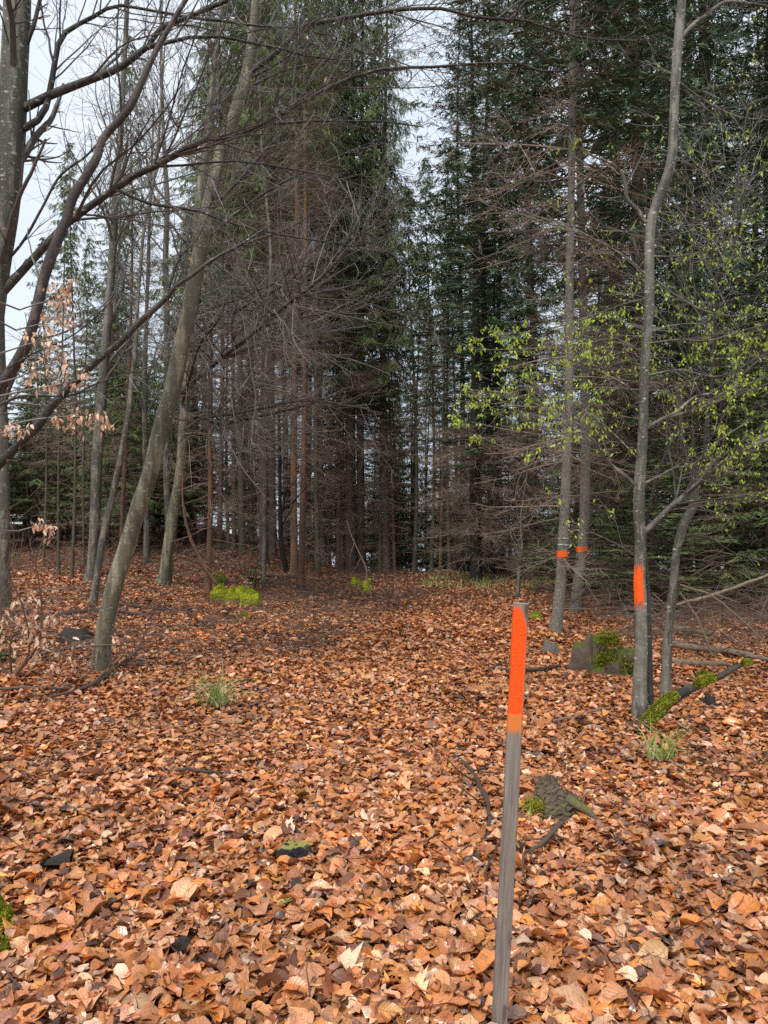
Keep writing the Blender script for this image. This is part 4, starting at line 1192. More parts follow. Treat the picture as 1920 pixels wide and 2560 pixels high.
# ------------------------------------------------------------------ stake
bt = P(1306, 1507, 2.56); bb = P(1246, 2600, 2.42)
L_ = np.linalg.norm(bt - bb) + .12
k = NB('stake_wood', .75, .3)
v = k.coord((60, 60, 3)); g_ = k.noise(v, 1, 6, .7, .6); g2 = k.noise(k.coord((9, 9, 2)), 1, 4)
wood = k.ramp(g_, [(.3, (.10, .08, .065)), (.5, (.22, .18, .15)), (.75, (.36, .31, .27))])
zc = k.xyz(k.coord())[2]
wood = k.mix(k.ramp(g2, [(.4, (0, 0, 0)), (.7, (.55, .55, .55))]), wood, (.27, .25, .22))
xz = k.xyz(k.coord())
crk = k.noise(k.coord((160, 160, 2.2)), 1, 3, .6)
wood = k.mix(k.ramp(crk, [(.60, (0, 0, 0)), (.68, (.8, .8, .8))]), wood, (.05, .038, .03))
knot = k.vor(k.coord((22, 22, 5.5)), 1.0)
wood = k.mix(k.ramp(knot, [(.10, (.85, .85, .85)), (.22, (0, 0, 0))]), wood, (.09, .06, .042))
fr = k.noise(k.coord((70, 70, 25)), 1, 4, .8)
# paint: full cover between z=L-.385 and L-.035, thin sprayed tail below, slanting upper edge
top_ed = k.math('ADD', k.math('SUBTRACT', L_ - .018, k.math('MULTIPLY', k.math('MAXIMUM', xz[0], -.004), 2.4)), k.math('MULTIPLY', k.math('SUBTRACT', fr, .5), .05))
up_ = k.math('MULTIPLY', k.math('SUBTRACT', top_ed, zc), 60, clamp=True)
lo_ = k.math('MULTIPLY', k.math('SUBTRACT', zc, k.math('ADD', L_ - .425, k.math('MULTIPLY', k.math('SUBTRACT', fr, .5), .06))), 45, clamp=True)
full = k.math('MULTIPLY', k.math('SUBTRACT', zc, L_ - .362), 200, clamp=True)
rip = k.n('TexWave', Scale=26.0, Distortion=9.0, Detail=3.0, _bands_direction='Z'); rip.inputs['Detail Scale'].default_value = 2.2
k.l(k.coord((1.4, 1, 1)), rip.inputs['Vector'])
red = k.mix(k.ramp(rip.outputs['Fac'], [(.60, (0, 0, 0)), (.95, (.75, .75, .75))]), (1.0, .105, .005), (.88, .060, .003))
oc = k.mix(full, (.80, .20, .02), red)
msk = k.math('MULTIPLY', up_, lo_)
side = k.math('MULTIPLY', k.math('SUBTRACT', .0205, xz[0]), 900, clamp=True)
msk = k.math('MULTIPLY', msk, side)
tailg = k.math('MAXIMUM', full, k.math('MULTIPLY', k.math('ADD', g_, .35), 1.0, clamp=True))
msk = k.math('MULTIPLY', msk, tailg)
col = k.mix(msk, wood, oc)
k.bump(k.math('ADD', k.math('MULTIPLY', g_, 1.0), k.math('MULTIPLY', k.noise(k.coord((60, 60, 90)), 1, 2), .4)), .5, .004)
M['stake'] = k.col(col)
k = NB('stake_end', .7, .3); M['stake_end'] = k.col(k.mix(k.noise(k.coord(), 120, 4), (.28, .26, .24), (.42, .40, .38)))
st = thing('marker_stake', bb, 'grey square wooden stake with a bright orange painted top, standing in the foreground leaves', 'stake')
zax = norm(bt - bb); xax = norm(np.array([1, .06, 0]) - zax * zax[0]); yax = np.cross(zax, xax)
from mathutils import Matrix
st.matrix_world = Matrix(((xax[0], yax[0], zax[0], bb[0] - zax[0] * .12), (xax[1], yax[1], zax[1], bb[1] - zax[1] * .12), (xax[2], yax[2], zax[2], bb[2] - zax[2] * .12), (0, 0, 0, 1)))
import bmesh
def boxpart(name, sx, sy, z0, z1, mat, bev=.002, seg=24):
    bm = bmesh.new()
    vs = []
    rs_ = np.random.default_rng(5)
    zs = np.linspace(z0, z1, seg + 1)
    for z in zs:
        wob = .0006 * math.sin(z * 17)
        taper = .93 + .07 * (z / L_)
        pts = [(-sx + bev, -sy), (sx - bev, -sy), (sx, -sy + bev), (sx, sy - bev), (sx - bev, sy), (-sx + bev, sy), (-sx, sy - bev), (-sx, -sy + bev)]
        vs.append([bm.verts.new((x * taper + wob, y * taper, z)) for x, y in pts])
    for a, b in zip(vs[:-1], vs[1:]):
        for i in range(8):
            bm.faces.new((a[i], a[(i + 1) % 8], b[(i + 1) % 8], b[i]))
    bm.faces.new(vs[-1]); bm.faces.new(list(reversed(vs[0])))
    me = bpy.data.meshes.new(name); bm.to_mesh(me); bm.free()
    o = bpy.data.objects.new(name, me); C.objects.link(o); me.materials.append(mat); o.parent = st
    return o
boxpart('post', .0235, .0135, 0, L_ - .004, M['stake'])
boxpart('top_face', .0235, .0135, L_ - .004, L_, M['stake_end'], seg=1)

# ------------------------------------------------------------------ stones, moss, stumps
rs = np.random.default_rng(90)
def stone(u, v, wpx, hpx, label, mat, name='mossy_stone', cat='stone', D=None, rough=.22, lobes=1, fuzz=0.0, fuzzmat='mossblade', fsize=.022, depth=.8, rot=0, sink=.25, pw=1.0, keep=True):
    b = ground(u, v) if D is None else onground(P(u, v, D)[0], D)
    rx = wpx / 2 / F * b[1]; rz = hpx / F * b[1]
    b = b + np.array([0, 0, .025])
    t = thing(name, b, label, cat)
    mb, fz = MB(), MB()
    for q in range(lobes):
        ox = 0 if lobes == 1 else (q / (lobes - 1) - .5) * rx * 1.1
        rx_ = rx if lobes == 1 else rx * .62
        rz_ = rz * (1 if q == 0 else rs.uniform(.5, .9))
        V, d = blob(mb, b[0] + ox, b[1] + rx * depth * .4 + rs.uniform(-.1, .1) * rx, b[2] - rz_ * sink, rx_, rx * depth * .8, rz_ * (1 + sink), rs, rough=rough, rot=rot, pw=pw, n=32)
        if fuzz: moss_fuzz(fz, V, rs, fuzz, fsize, zmin=-.1)
    mb.build('stone' if 'stone' in name else 'wood' if cat in ('stump', 'wood') else 'body', M[mat], t, b)
    if fuzz: fz.build('moss', M[fuzzmat], t, b, smooth=False)
    if keep: KEEP.append((b[0], b[1] + rx * .3, rx * 1.0 + .015)); KEEP.append((b[0], b[1] - .02, min(.05, rx * .7)))
    return t, b

stone(580, 1510, 108, 42, 'bright yellow-green moss cushion over a broad stone in the open leaves', 'moss', lobes=3, fuzz=2.2, fsize=.013, depth=.7)
stone(625, 1522, 60, 34, 'mossy stone sloping down at the right end of the broad moss cushion', 'moss', fuzz=1.2, fsize=.013)
stone(606, 1548, 22, 14, 'small green moss tuft in front of the broad moss cushion', 'moss', fuzz=.5, fsize=.011)
stone(545, 1446, 44, 32, 'dark green mossy rock just right of the orange-barked trunk', 'moss_dark', D=17.5, fuzz=.3, fuzzmat='mossblade', fsize=.02)
stone(903, 1452, 52, 22, 'green moss-covered stone at the foot of the broad dark spruces', 'moss', lobes=2, fuzz=.5, fsize=.014, D=20)
stone(918, 1468, 24, 22, 'small mossy stone beside the bent dead sapling', 'moss', fuzz=.25, fsize=.014, D=18.5)
stone(1338, 1552, 36, 18, 'small mossy lump on the leaves left of the silver-barked fir', 'moss', fuzz=.6, fsize=.012)
stone(1382, 1640, 38, 34, 'pointed brown stone on the leaves below the silver-barked fir', 'stone', name='stone', rough=.3, pw=.9)
tm, bm_ = stone(1535, 1690, 160, 62, 'large earthy root mound with moss on its face, left behind the right beeches', 'mound', name='earth_mound', cat='mound', rough=.30, lobes=5, depth=.9, sink=.5)
stone(1560, 1604, 60, 18, 'flat grey slab lying on top of the earthy root mound', 'stone', name='stone', D=float(bm_[1]) + .25, rough=.15, keep=False, sink=-1.0) if False else None
fz = MB(); Vm = []
for cxy, sc_ in (((1560, 1660), 1.0), ((1515, 1650), .6), ((1525, 1600), .7)):
    c_ = P(cxy[0], cxy[1], float(bm_[1]) - .02)
    N = 1800
    o_ = rs.normal(0, 1, (N, 3)) * np.array([.085, .05, .055]) * sc_
    ps = c_ + o_; dd = norm(rs.normal(0, .6, (N, 3)) + np.array([0, -.7, .6])); l_ = rs.uniform(.01, .024, (N, 1))
    ribbons(fz, np.stack([ps, ps + dd * l_ * .6, ps + dd * l_], 1), np.tile([.012, .009, .002], (N, 1)), norm(np.cross(dd, rs.normal(size=(N, 3)))), tint=rs.uniform(0, .6, N))
fz.build('moss', M['mossblade'], tm, bm_, smooth=False)

# rotten stump right behind the stake
b = ground(1385, 2045) + [0, 0, .045]; t = thing('rotten_stump', b, 'low rotting stump with yellow-green moss and one root sloping right, behind the stake', 'stump')
mb = MB()
nr, na = 26, 56
an = np.linspace(0, 2 * np.pi, na, endpoint=False); tt = np.linspace(0, 1, nr)
TT, AA = np.meshgrid(tt, an, indexing='ij')
rid = .10 * np.sin(9 * AA + 1.3) + .07 * np.sin(17 * AA + 4 * TT) + .05 * np.sin(31 * AA + 2)
prof = np.where(TT < .62, 1 - .42 * TT / .62, (1 - TT) / .38 * .58)
rad = prof * (1 + rid * (1 - .3 * TT)) * (1 + .10 * rs.normal(size=(nr, na)) * .5)
hz_ = np.where(TT < .62, TT / .62, 1.0 + .10 * np.sin(3 * AA + 1) + .10 * rs.normal(size=(nr, na)) - .25 * (TT - .62))
hz_ = hz_ * (1 - .42 * np.cos(AA - .3) * .8)
V = np.stack([b[0] + .165 * rad * np.cos(AA) + .03, b[1] + .05 + .11 * rad * np.sin(AA), b[2] - .05 + .15 * hz_], -1)
i = np.arange(nr - 1)[:, None] * na + np.arange(na)[None]; j = np.arange(nr - 1)[:, None] * na + (np.arange(na)[None] + 1) % na
mb.add(V, np.stack([i, j, j + na, i + na], -1))
mb.build('wood', M['stump'], t, b, smooth=False)
rt = MB(); trunk_tube(rt, np.array([b + [.07, 0, .06], b + [.12, -.03, .035], b + [.17, -.06, .012], b + [.21, -.09, -.02]]), np.array([.03, .026, .02, .012]), K=24, ns=10, rg=rs, flare=1, lump=.1); rt.build('root', M['stump'], t, b)
fz = MB(); c_ = b + [-.11, -.02, .03]; N = 1200; ps = c_ + rs.normal(0, 1, (N, 3)) * [.035, .02, .02]; dd = norm(rs.normal(0, .6, (N, 3)) + [0, -.3, .8]); l_ = rs.uniform(.004, .011, (N, 1))
ribbons(fz, np.stack([ps, ps + dd * l_ * .6, ps + dd * l_], 1), np.tile([.005, .004, .001], (N, 1)), norm(np.cross(dd, rs.normal(size=(N, 3)))), tint=rs.uniform(.3, 1, N)); fz.build('moss', M['mossblade'], t, b, smooth=False)
KEEP.append((b[0], b[1] + .03, .14)); KEEP.append((b[0] + .12, b[1] - .02, .06))
stone(738, 2160, 84, 40, 'black stone crusted with yellow moss lying in the open leaves', 'charcoal', depth=.7, rough=.25, fuzz=.0)
stone(455, 2392, 60, 22, 'small flat black stone half buried in the near leaves', 'black_wood', name='stone', depth=.6)
stone(1775, 1775, 36, 24, 'small dark stump on the leaves right of the right beeches', 'black_wood', name='tree_stump', cat='stump', pw=.7, depth=.9)
stone(182, 1610, 78, 34, 'dark weathered stump among fallen twigs left of the leaning beech', 'black_wood', name='tree_stump', cat='stump', pw=.65, rough=.15)
stone(-2, 2335, 70, 50, 'bright moss cushion cut by the left edge, the upper of two', 'moss', fuzz=.7, fsize=.010)
stone(-6, 2415, 50, 40, 'bright moss cushion cut by the left edge, the lower of two', 'moss', fuzz=.7, fsize=.010)
stone(1760, 1700, 30, 14, 'small mossy stone behind the crooked mossy limb', 'moss', fuzz=.2, fsize=.015)
# black bark shard standing in the leaves, left foreground
b = ground(135, 2180) + [0, 0, .04]; KEEP.append((b[0], b[1] - .02, .07)); t = thing('bark_shard', b, 'black curved shard of bark sticking out of the near leaves on the left', 'bark')
n_ = 14; tt = np.linspace(0, 1, n_); ce = np.stack([b[0] - .085 + .16 * tt, b[1] + .015 * np.sin(tt * 3), b[2] - .01 + .0 * tt], -1)
hh = .012 + .075 * tt ** 1.6 * np.where(tt > .92, .8, 1)
V = np.stack([ce + [0, -.012, 0], ce + np.stack([0 * tt, .0 * tt - .004, hh * .55], -1), ce + np.stack([.01 * tt, .012 + 0 * tt, hh], -1), ce + np.stack([.01 * tt, .022 + 0 * tt, hh * .9], -1), ce + [0, .02, 0]], 1)
i = np.arange(n_ - 1)[:, None] * 5 + np.arange(4)[None]
mb = MB(); mb.add(V, np.stack([i, i + 1, i + 6, i + 5], -1)); o = mb.build('bark', M['black_wood'], t, b)

# ------------------------------------------------------------------ grass tufts, seedlings
def grass(u, v, n, L, spread, label, seed, pale=.3, lean=.7, dirx=0, tall=1.0):
    r_ = np.random.default_rng(seed)
    b = ground(u, v); t = thing('grass_tuft', b, label, 'grass')
    az = r_.uniform(0, 6.28, n); bend = r_.uniform(.1, lean, n) ** .8
    st_ = b + np.stack([r_.normal(0, spread, n), r_.normal(0, spread, n), np.zeros(n)], -1)
    K = 7; a = np.linspace(0, 1, K)[None, :, None]
    out = np.stack([np.cos(az) + dirx, np.sin(az), np.zeros(n)], -1); ll = L * r_.uniform(.5, 1.15, n)[:, None, None]
    P_ = st_[:, None] + out[:, None] * ll * bend[:, None, None] * a ** 1.6 + np.array([0, 0, 1.0]) * ll * tall * (a - bend[:, None, None] * .75 * a ** 2.2)
    P_[..., 2] = np.maximum(P_[..., 2], gz(P_[..., 0], P_[..., 1]) + .055)
    W = .0065 * np.array([.8, 1, 1, .9, .75, .5, .1])[None] * r_.uniform(.6, 1.2, (n, 1))
    S = norm(np.cross(out, np.array([0, 0, 1.0])) + r_.normal(0, .3, (n, 3)))
    mb = MB(); ribbons(mb, P_, W, S, tint=np.where(bend > lean * .75, r_.uniform(.6, 1, n), r_.uniform(0, .35, n)))
    mb.build('blades', M['grass'], t, b, smooth=False)
grass(540, 1775, 120, .50, .07, 'green grass tuft with pale bent blades in the open leaves left of the middle', 101, lean=.9)
grass(1650, 1915, 55, .46, .05, 'sparse grass tuft with long arching blades below the right beeches', 103, lean=1.1, tall=.9)
grass(1330, 2075, 12, .16, .05, 'few short grass blades beside the rotting stump', 105)
grass(1205, 1478, 60, .5, .12, 'small green grass tuft on the far leaf floor behind the stake', 107)
grass(1058, 1462, 30, .4, .12, 'faint grass tuft on the far leaf floor in the middle', 109)
grass(715, 2290, 22, .05, .012, 'tiny pale green moss rosette on the near leaves', 111)

def seedling(u, v, wpx, label, seed, hpx=None, D=None):
    r_ = np.random.default_rng(seed)
    b = ground(u, v) if D is None else onground(P(u, v, D)[0], D)
    s = wpx / 2 / F * b[1]
    t = thing('spruce_seedling', b, label, 'seedling')
    fn = lambda z: np.stack([b[0] + 0 * z, b[1] + 0 * z, b[2] + z], -1)
    sk = 1.0
    H = s * 1.6
    n = 26; az = r_.uniform(0, 6.28, n); z = r_.uniform(.15, .95, n) * H
    L = s * (1 - .6 * z / H) * r_.uniform(.6, 1.1, n)
    K = 5; a = np.linspace(0, 1, K)[None, :, None]; out = np.stack([np.cos(az), np.sin(az), r_.uniform(-.15, .25, n)], -1)
    P_ = fn(z)[:, None] + out[:, None] * L[:, None, None] * a
    tr = MB(); tubes(tr, fn(np.linspace(-.02, H, 6))[None], np.linspace(.03 * s, .008 * s, 6)[None], 6); tubes(tr, P_, np.full((n, K), .006 * s + .001), 3)
    tr.build('stem', M['spruce_bark'], t, b)
    P2, R2 = grow(P_, np.full((n, K), .002), 30 / max(s, .1) * .5, .5, 1, (40, 60), 3, .05, r_, .1, 1, .2)
    li = MB(); w_ = max(.02, s * .05)
    for X_ in (P_, P2):
        m_ = len(X_); ribbons(li, X_, np.full(X_.shape[:2], w_), norm(np.cross(X_[:, -1] - X_[:, 0], [0, 0, 1.0]) + r_.normal(0, .05, (m_, 3)) * s), tint=r_.uniform(0, 1, m_))
    li.build('needles', M['needle_bright'], t, b, smooth=False)
seedling(640, 1452, 100, 'low green spruce seedling spreading flat on the leaves behind the moss cushion', 121, D=17)
seedling(-5, 1665, 110, 'green spruce seedling at the left edge beside the withered shrub', 123)
seedling(-20, 1920, 60, 'small green spruce seedling just entering at the left edge of the leaf floor', 125)
seedling(1345, 1470, 60, 'small dark green spruce seedling in the shade left of the silver-barked fir', 127, D=18)
def sprig(u, v, size, label, seed):
    r_ = np.random.default_rng(seed); b = ground(u, v); t = thing('green_sprig', b + [0, 0, .02], label, 'plant')
    mb = MB(); n = 5; az = r_.uniform(0, 6.28, n); a = np.linspace(0, 1, 5)[None, :, None]
    P_ = (b + [0, 0, .03])[None, None] + np.stack([np.cos(az), np.sin(az), np.full(n, .35)], -1)[:, None] * size * a
    P2, _ = grow(P_, np.full((n, 5), .001), 7 * n / size / n, .4, 1, (45, 70), 3, .05, r_, .1, 1, .3)
    ribbons(mb, P2, np.tile([size * .06, size * .12, size * .02], (len(P2), 1)), norm(np.cross(P2[:, -1] - P2[:, 0], [0, 0, 1.0])), tint=r_.uniform(0, .6, len(P2)))
    tubes(mb, P_, np.full((n, 5), size * .012), 3, tint=np.full(n, .2)); mb.build('leaves', M['grass'], t, b + [0, 0, .02], smooth=False)
sprig(1465, 2222, .035, 'small dark green sprig on the leaves right of the stake', 131)
sprig(1633, 2405, .04, 'ferny light green sprig low on the right, the upper of two', 133)
sprig(1600, 2462, .03, 'ferny light green sprig low on the right, the lower of two', 135)
sprig(1130, 1470, .15, 'low green weed on the far leaf floor left of the black spruce', 137)
sprig(1430, 1750, .07, 'small green plant on the leaves between the stake and the right beeches', 139)

# green ground cover at the crest
r_ = np.random.default_rng(140); n = 2600
x = r_.uniform(.8, 6.0, n); y = r_.uniform(20, 26, n); x = x + (y - 20) * .15
P0 = np.stack([x, y, gz(x, y)], -1); az = r_.uniform(0, 6.28, n); ll = r_.uniform(.06, .22, (n, 1, 1)) * (.4 + .6 * (np.sin(x * 3) * np.cos(y * 2) > 0))[:, None, None]
a = np.linspace(0, 1, 4)[None, :, None]
P_ = P0[:, None] + np.stack([np.cos(az), np.sin(az), 0 * az], -1)[:, None] * ll * .6 * a ** 1.5 + np.array([0, 0, 1.0]) * ll * a
mb = MB(); ribbons(mb, P_, np.tile([.02, .018, .014, .003], (n, 1)), norm(np.stack([-np.sin(az), np.cos(az), 0 * az], -1)), tint=r_.uniform(0, .6, n))
tag(mb.build('grass', M['grass'], smooth=False), 'thin green grass growing along the far edge of the leaf floor', 'grass', kind='stuff')

# ------------------------------------------------------------------ sticks, logs, brushwood
def stick(pts, label, name='fallen_branch', mat='stick', tint=.3, seed=1, kids=4, cat='branch', D=None, lift=.05, K=20, ns=7, caps=False):
    """pts: (u,v,width) lying on the ground unless a 4th value gives the height above it"""
    r_ = np.random.default_rng(seed)
    W = []
    for a in pts:
        if len(a) > 3:
            g0 = P(a[0], a[1], a[3]); W.append([*g0, a[2] / 2 / F * a[3]])
        else:
            g0 = ground(a[0], a[1]); W.append([g0[0], g0[1], g0[2] + lift + a[2] / 2 / F * g0[1], a[2] * .62 / F * g0[1]])
    W = np.array(W); b = W[0, :3].copy()
    t = thing(name, b, label, cat)
    q = resample(W, K); q[:, :3] += np.cumsum(r_.normal(0, .004, (K, 3)), 0)
    mb = MB(); tubes(mb, q[None, :, :3], q[None, :, 3], ns, tint=[tint], rough=.08, rg=r_)
    if caps:
        T = norm(q[1, :3] - q[0, :3])
        for kq, sg in ((0, -1), (K - 1, 1)):
            tubes(mb, np.array([[q[kq, :3], q[kq, :3] + T * sg * .002, q[kq, :3] + T * sg * .003]]), np.array([[q[kq, 3], q[kq, 3] * .7, .0005]]), ns, tint=[.9])
    if kids:
        P1, R1 = grow(q[None, :, :3], q[None, :, 3], 1, .35, .55, (25, 60), 7, .12, r_, .2, .95, .25, 0, .0015, nmin=kids)
        tubes(mb, P1, R1, 4, tint=r_.uniform(0, tint * 1.5, len(P1)))
        P2, R2 = grow(P1, R1, 5, .4, .6, (25, 60), 5, .14, r_, .2, .95, .3, 0, .0012)
        tubes(mb, P2, R2, 3, tint=r_.uniform(0, tint * 1.5, len(P2)))
    mb.build('wood', M[mat], t, b)
stick([(1130, 1905, 7), (1180, 1955, 9), (1210, 2010, 10), (1230, 2070, 10), (1215, 2130, 9), (1180, 2190, 5)], 'dark crooked branch with lichen lying left of the stake', tint=.25, seed=201, kids=6)
stick([(1400, 2085, 10), (1375, 2115, 11), (1340, 2150, 9), (1310, 2180, 6), (1300, 2240, 4)], 'short knobbly branch lying just right of the stake', tint=.35, seed=202, kids=5)
stick([(1240, 2085, 5, 4.1), (1300, 2065, 6, 4.15), (1370, 2055, 6, 4.2), (1430, 2030, 5, 4.2), (1470, 1990, 3, 4.25)], 'thin reddish twig arching over the front of the rotting stump', tint=.25, seed=203, kids=3)
stick([(1240, 2150, 4), (1210, 2210, 5), (1215, 2290, 5), (1160, 2340, 3)], 'thin dark twig in the near leaves left of the stake, lowest of those there', tint=.15, seed=204, kids=4)
stick([(1245, 1690, 6), (1300, 1695, 7), (1360, 1690, 7), (1405, 1682, 5)], 'dark straight stick lying across behind the upper part of the stake', tint=.1, seed=205, kids=1)
stick([(1215, 1695, 6), (1240, 1680, 6), (1260, 1666, 5)], 'short dark stick just left of the painted part of the stake', tint=.08, seed=206, kids=1)
stick([(1380, 1822, 5), (1440, 1812, 6), (1500, 1800, 6), (1530, 1796, 4)], 'pale straight stick on the leaves left of the right beeches', tint=.95, seed=207, kids=1)
stick([(1570, 2355, 5), (1640, 2380, 5), (1720, 2415, 3)], 'dark slim twig on the near leaves at the lower right', tint=.1, seed=208, kids=2)
stick([(250, 2035, 7), (270, 2060, 7), (295, 2085, 5)], 'short reddish stick on the leaves left of the black stone', tint=.3, seed=209, kids=0)
stick([(440, 1952, 5), (490, 1950, 6), (550, 1958, 4)], 'small dark stick lying level in the middle of the leaf floor', tint=.1, seed=210, kids=1)
stick([(0, 1490, 6), (100, 1485, 6), (200, 1478, 6), (290, 1468, 4)], 'long straight stick lying across the left slope before the straight beech', tint=.6, seed=211, kids=2)
stick([(90, 1560, 7), (170, 1545, 8), (260, 1535, 8), (340, 1545, 7), (420, 1560, 5)], 'long dark branch lying behind the leaning beech', tint=.15, seed=212, kids=8)
stick([(300, 1520, 6), (380, 1528, 6), (460, 1545, 6), (540, 1560, 4)], 'dark forked branch lying right of the leaning beech foot', tint=.12, seed=213, kids=9)
stick([(120, 1760, 5), (220, 1735, 6), (280, 1690, 6), (340, 1640, 5), (360, 1590, 3)], 'curved twig arching past the foot of the leaning beech', tint=.3, seed=214, kids=5)
stick([(190, 1745, 5), (240, 1715, 7), (290, 1680, 6), (380, 1665, 5), (430, 1680, 3)], 'brown branch lying in front of the foot of the leaning beech', tint=.5, seed=215, kids=5)
stick([(0, 1740, 6), (80, 1735, 6), (170, 1740, 4)], 'pale brown stick on the leaves at the left edge below the shrub', tint=.6, seed=216, kids=2)
stick([(450, 1530, 4), (530, 1580, 5), (610, 1600, 5), (700, 1590, 3)], 'thin arching twig in front of the moss cushion', tint=.1, seed=217, kids=6)
stick([(640, 1445, 5), (700, 1448, 7), (760, 1452, 6), (830, 1460, 4)], 'dark branch lying before the close reddish spruce pair', tint=.2, seed=218, kids=4)
stick([(1070, 1432, 5), (1100, 1431, 6), (1132, 1434, 5)], 'pale fallen log lying on the crest in the bright gap', name='fallen_log', mat='log', tint=.8, seed=219, kids=0, cat='log', lift=.05, caps=True)
stick([(1670, 1592, 13), (1720, 1600, 13), (1775, 1612, 10)], 'upper grey log in the brushwood behind the right beeches', name='fallen_log', mat='log', seed=220, kids=1, cat='log', lift=.12, caps=True)
stick([(1675, 1628, 14), (1760, 1640, 14), (1850, 1650, 12), (1925, 1668, 10)], 'long middle log in the brushwood behind the right beeches', name='fallen_log', mat='log', seed=221, kids=1, cat='log', lift=.06, caps=True)
stick([(1670, 1664, 13), (1740, 1672, 13), (1825, 1678, 10)], 'lowest pale log in front of the brushwood behind the right beeches', name='fallen_log', mat='log', seed=222, kids=0, cat='log', lift=.03, caps=True)
stick([(1690, 1512, 7, 10.0), (1760, 1492, 9, 10.2), (1830, 1465, 9, 10.4), (1925, 1430, 7, 10.6)], 'pale bare pole slanting up to the right over the brushwood', name='dead_pole', mat='log', seed=223, kids=2, cat='pole')
stick([(1700, 1480, 4, 8.8), (1735, 1530, 6, 8.8), (1765, 1590, 6, 8.8), (1785, 1640, 4, 8.8)], 'grey arched bough hanging down into the brushwood on the right', mat='log', seed=224, kids=2)
stick([(1698, 1460, 4, 9.2), (1780, 1490, 5, 9.2), (1850, 1540, 5, 9.2), (1920, 1600, 4, 9.2)], 'long thin bough curving down to the right edge over the brushwood', mat='log', seed=225, kids=3)
stick([(866, 1300, 2, 17), (884, 1352, 3, 17), (904, 1398, 4, 17), (914, 1420, 5, 17), (917, 1452, 5, 17), (928, 1490, 5, 17), (927, 1515, 5, 16.8)], 'bent grey dead sapling standing beside the green stone', name='dead_sapling', mat='log', seed=226, kids=2, cat='sapling')
stick([(455, 1180, 3, 15), (455, 1260, 6, 15), (470, 1330, 8, 15), (495, 1390, 9, 15), (520, 1430, 9, 15), (536, 1452, 9, 15)], 'peeled orange-brown branch leaning against the left side of the orange-barked trunk', mat='red_bark', seed=227, kids=1)
stick([(716, 1430, 15, 18.5), (708, 1390, 14, 18.5), (701, 1340, 12, 18.5), (699, 1250, 10, 18.5), (697, 1130, 9, 18.5), (694, 1020, 7, 18.5)], 'black stem with a bent foot left of the close reddish spruce pair', name='dead_tree', mat='dark_bark', seed=228, kids=6, cat='dead tree')

# orange-barked spruce and thin reddish companion (traced)
def slim_conifer(pts, D, H, label, bark, seed, live0, nd=120, dl=1.3, live=True, crownR=1.6):
    rg = np.random.default_rng(seed)
    base = onground(P(pts[0][0], pts[0][1], D)[0], D)
    q = px_path(pts, D); q[0, :3] = base
    zs = q[:, 2]
    def fn(z):
        z = np.asarray(z, float); zz = np.clip(z, zs[0], zs[-1]); return np.stack([np.interp(zz, zs, q[:, 0]), np.interp(zz, zs, q[:, 1]), z], -1)
    t = thing('spruce_tree', base, label, 'spruce')
    zz = np.linspace(zs[0] - .2, H, 50)
    r = np.interp(zz, zs, q[:, 3]) * np.where(zz > zs[-1], np.clip((H - zz) / (H - zs[-1] + .01), .05, 1), 1)
    tr = MB(); trunk_tube(tr, fn(zz), r, K=90, ns=12, rg=rg, flare=1.4, flareh=.3, lump=.03); tr.build('trunk', M[bark], t, base)
    _, de, li = conifer(fn, H, .1, 'spruce', rg, live0, crownR, ndead=nd, dead0=base[2] + .5, dead1=live0, deadlen=dl)
    de.build('branches', M['deadtwig'], t, base)
    li.build('crown', M['needle'], t, base, smooth=False)
slim_conifer([(519, 1455, 20), (523, 1370, 14), (526, 1289, 13), (526, 1145, 12), (526, 1029, 11), (527, 900, 10)], 15.5, 8.5, 'slim spruce with orange flaking bark right of the flared-foot beech', 'red_bark', 151, 6.0, 100, 1.3, crownR=1.0)
slim_conifer([(752, 1450, 16), (756, 1300, 15), (758, 1200, 14), (762, 1000, 13), (763, 750, 11), (764, 500, 9), (760, 230, 6)], 19.0, 14.5, 'thin orange-tinged spruce, the right and thinner one of the close pair in the middle', 'red_bark', 153, 12.5, 120, 1.2, crownR=.8)
beech('beech_tree', [(1292, 1478, 10), (1299, 1420, 8), (1305, 1370, 7), (1302, 1310, 6), (1307, 1250, 5), (1318, 1190, 4), (1316, 1120, 3)], 17.5, 'thin curved sapling with a grassy foot left of the banded firs', 'beech_far', seed=155, base=onground(P(1294, 1478, 17.5)[0], 17.5), auto=(10, .2, .25, .4, (30, 60)), K=50, ns=8, flare=1.2, twigs=(2, 3, 3))

# brushwood on the right and twig litter
r_ = np.random.default_rng(160)
def arcs(n, xr, yr, L, hz, r0, r1, K=8):
    x = r_.uniform(*xr, n); y = r_.uniform(*yr, n)
    x = x + (y - yr[0]) * .25
    az = r_.uniform(0, 6.28, n); l = L * r_.uniform(.4, 1.2, n)
    a = np.linspace(-.5, .5, K)[None, :, None]
    d = np.stack([np.cos(az), np.sin(az) * .6, r_.normal(0, .25, n)], -1)
    h = np.abs(r_.normal(0, hz, n)) + .045
    P_ = np.stack([x, y, gz(x, y) + h], -1)[:, None] + d[:, None] * l[:, None, None] * a
    P_[..., 2] += (r_.uniform(-.1, .35, n) * l)[:, None] * (.25 - a[..., 0] ** 2)
    P_ += np.cumsum(r_.normal(0, .012, P_.shape), axis=1)
    P_[..., 2] = np.maximum(P_[..., 2], gz(P_[..., 0], P_[..., 1]) + .035)
    R_ = r_.uniform(r0, r1, n)[:, None] * np.linspace(1, .3, K)[None]
    return P_, R_
mb = MB()
P_, R_ = arcs(620, (2.6, 9.0), (9.2, 14), 1.7, .28, .003, .009); tubes(mb, P_, R_, 3, tint=r_.uniform(0, 1, len(P_)))
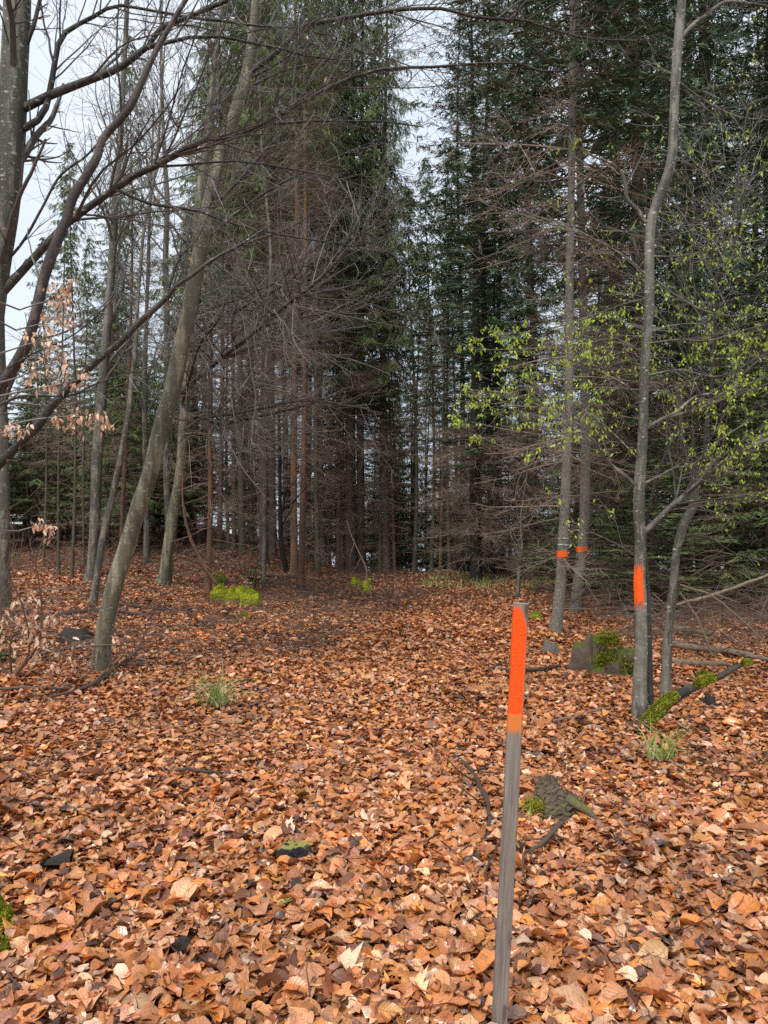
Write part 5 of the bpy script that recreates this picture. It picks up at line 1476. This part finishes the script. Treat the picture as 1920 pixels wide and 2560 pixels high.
P1, R1 = grow(P_, R_, 4, .3, .6, (30, 60), 5, .12, r_, .1, .98, .8); tubes(mb, P1, R1, 3, tint=r_.uniform(0, 1, len(P1)))
P2, R2 = grow(P1, R1, 5, .4, .7, (30, 60), 3, .12, r_, .1, .98, .8); tubes(mb, P2, R2, 3, tint=r_.uniform(0, 1, len(P2)))
P_, R_ = arcs(330, (2.2, 10.5), (12, 18), 1.9, .5, .004, .010); tubes(mb, P_, R_, 3, tint=r_.uniform(0, 1, len(P_)))
P1, R1 = grow(P_, R_, 4, .3, .6, (30, 60), 5, .12, r_, .1, .98, .8); tubes(mb, P1, R1, 3, tint=r_.uniform(0, 1, len(P1)))
tag(mb.build('brushwood', M['brush'], smooth=False), 'tangle of dead brown brushwood under the conifers on the right', 'brushwood', kind='stuff')
mb = MB()
P_, R_ = arcs(1900, (-7.5, -1.2), (8.5, 19), .9, .05, .003, .008); tubes(mb, P_, R_, 3, tint=r_.uniform(0, .8, len(P_)))
P_, R_ = arcs(700, (-3, 5), (14, 25), .8, .05, .003, .007); tubes(mb, P_, R_, 3, tint=r_.uniform(0, .8, len(P_)))
P_, R_ = arcs(420, (-3.0, 2.5), (2.4, 9), .4, .03, .0014, .0035); tubes(mb, P_, R_, 3, tint=r_.uniform(0, .8, len(P_)))
P_, R_ = arcs(1800, (-12, -1), (18, 27), 1.1, .10, .003, .007); tubes(mb, P_, R_, 3, tint=r_.uniform(0, .8, len(P_)))
tag(mb.build('twig_litter', M['stick'], smooth=False), 'fine dead twigs strewn over the leaf floor', 'twigs', kind='stuff')

# ------------------------------------------------------------------ leaf litter last, so bare spots are known
rl = np.random.default_rng(170)
mb = MB()
scatter(mb, 1.3, 4.6, 1500, 8, 5, .076, .23, 24, rl, hi=.05, curl=1.1)
scatter(mb, 1.3, 6.0, 700, 3, 3, .032, .40, 8, rl, hi=.055)
scatter(mb, 4.6, 10, 1500, 5, 4, .065, .27, 18, rl, hi=.05, curl=1.15)
mb2 = mb
scatter(mb2, 10, 17, 760, 4, 3, .076, .34, 12, rl, hi=.06, half=.58)
scatter(mb2, 17, 30, 460, 3, 3, .078, .38, 10, rl, hi=.05, half=.58)
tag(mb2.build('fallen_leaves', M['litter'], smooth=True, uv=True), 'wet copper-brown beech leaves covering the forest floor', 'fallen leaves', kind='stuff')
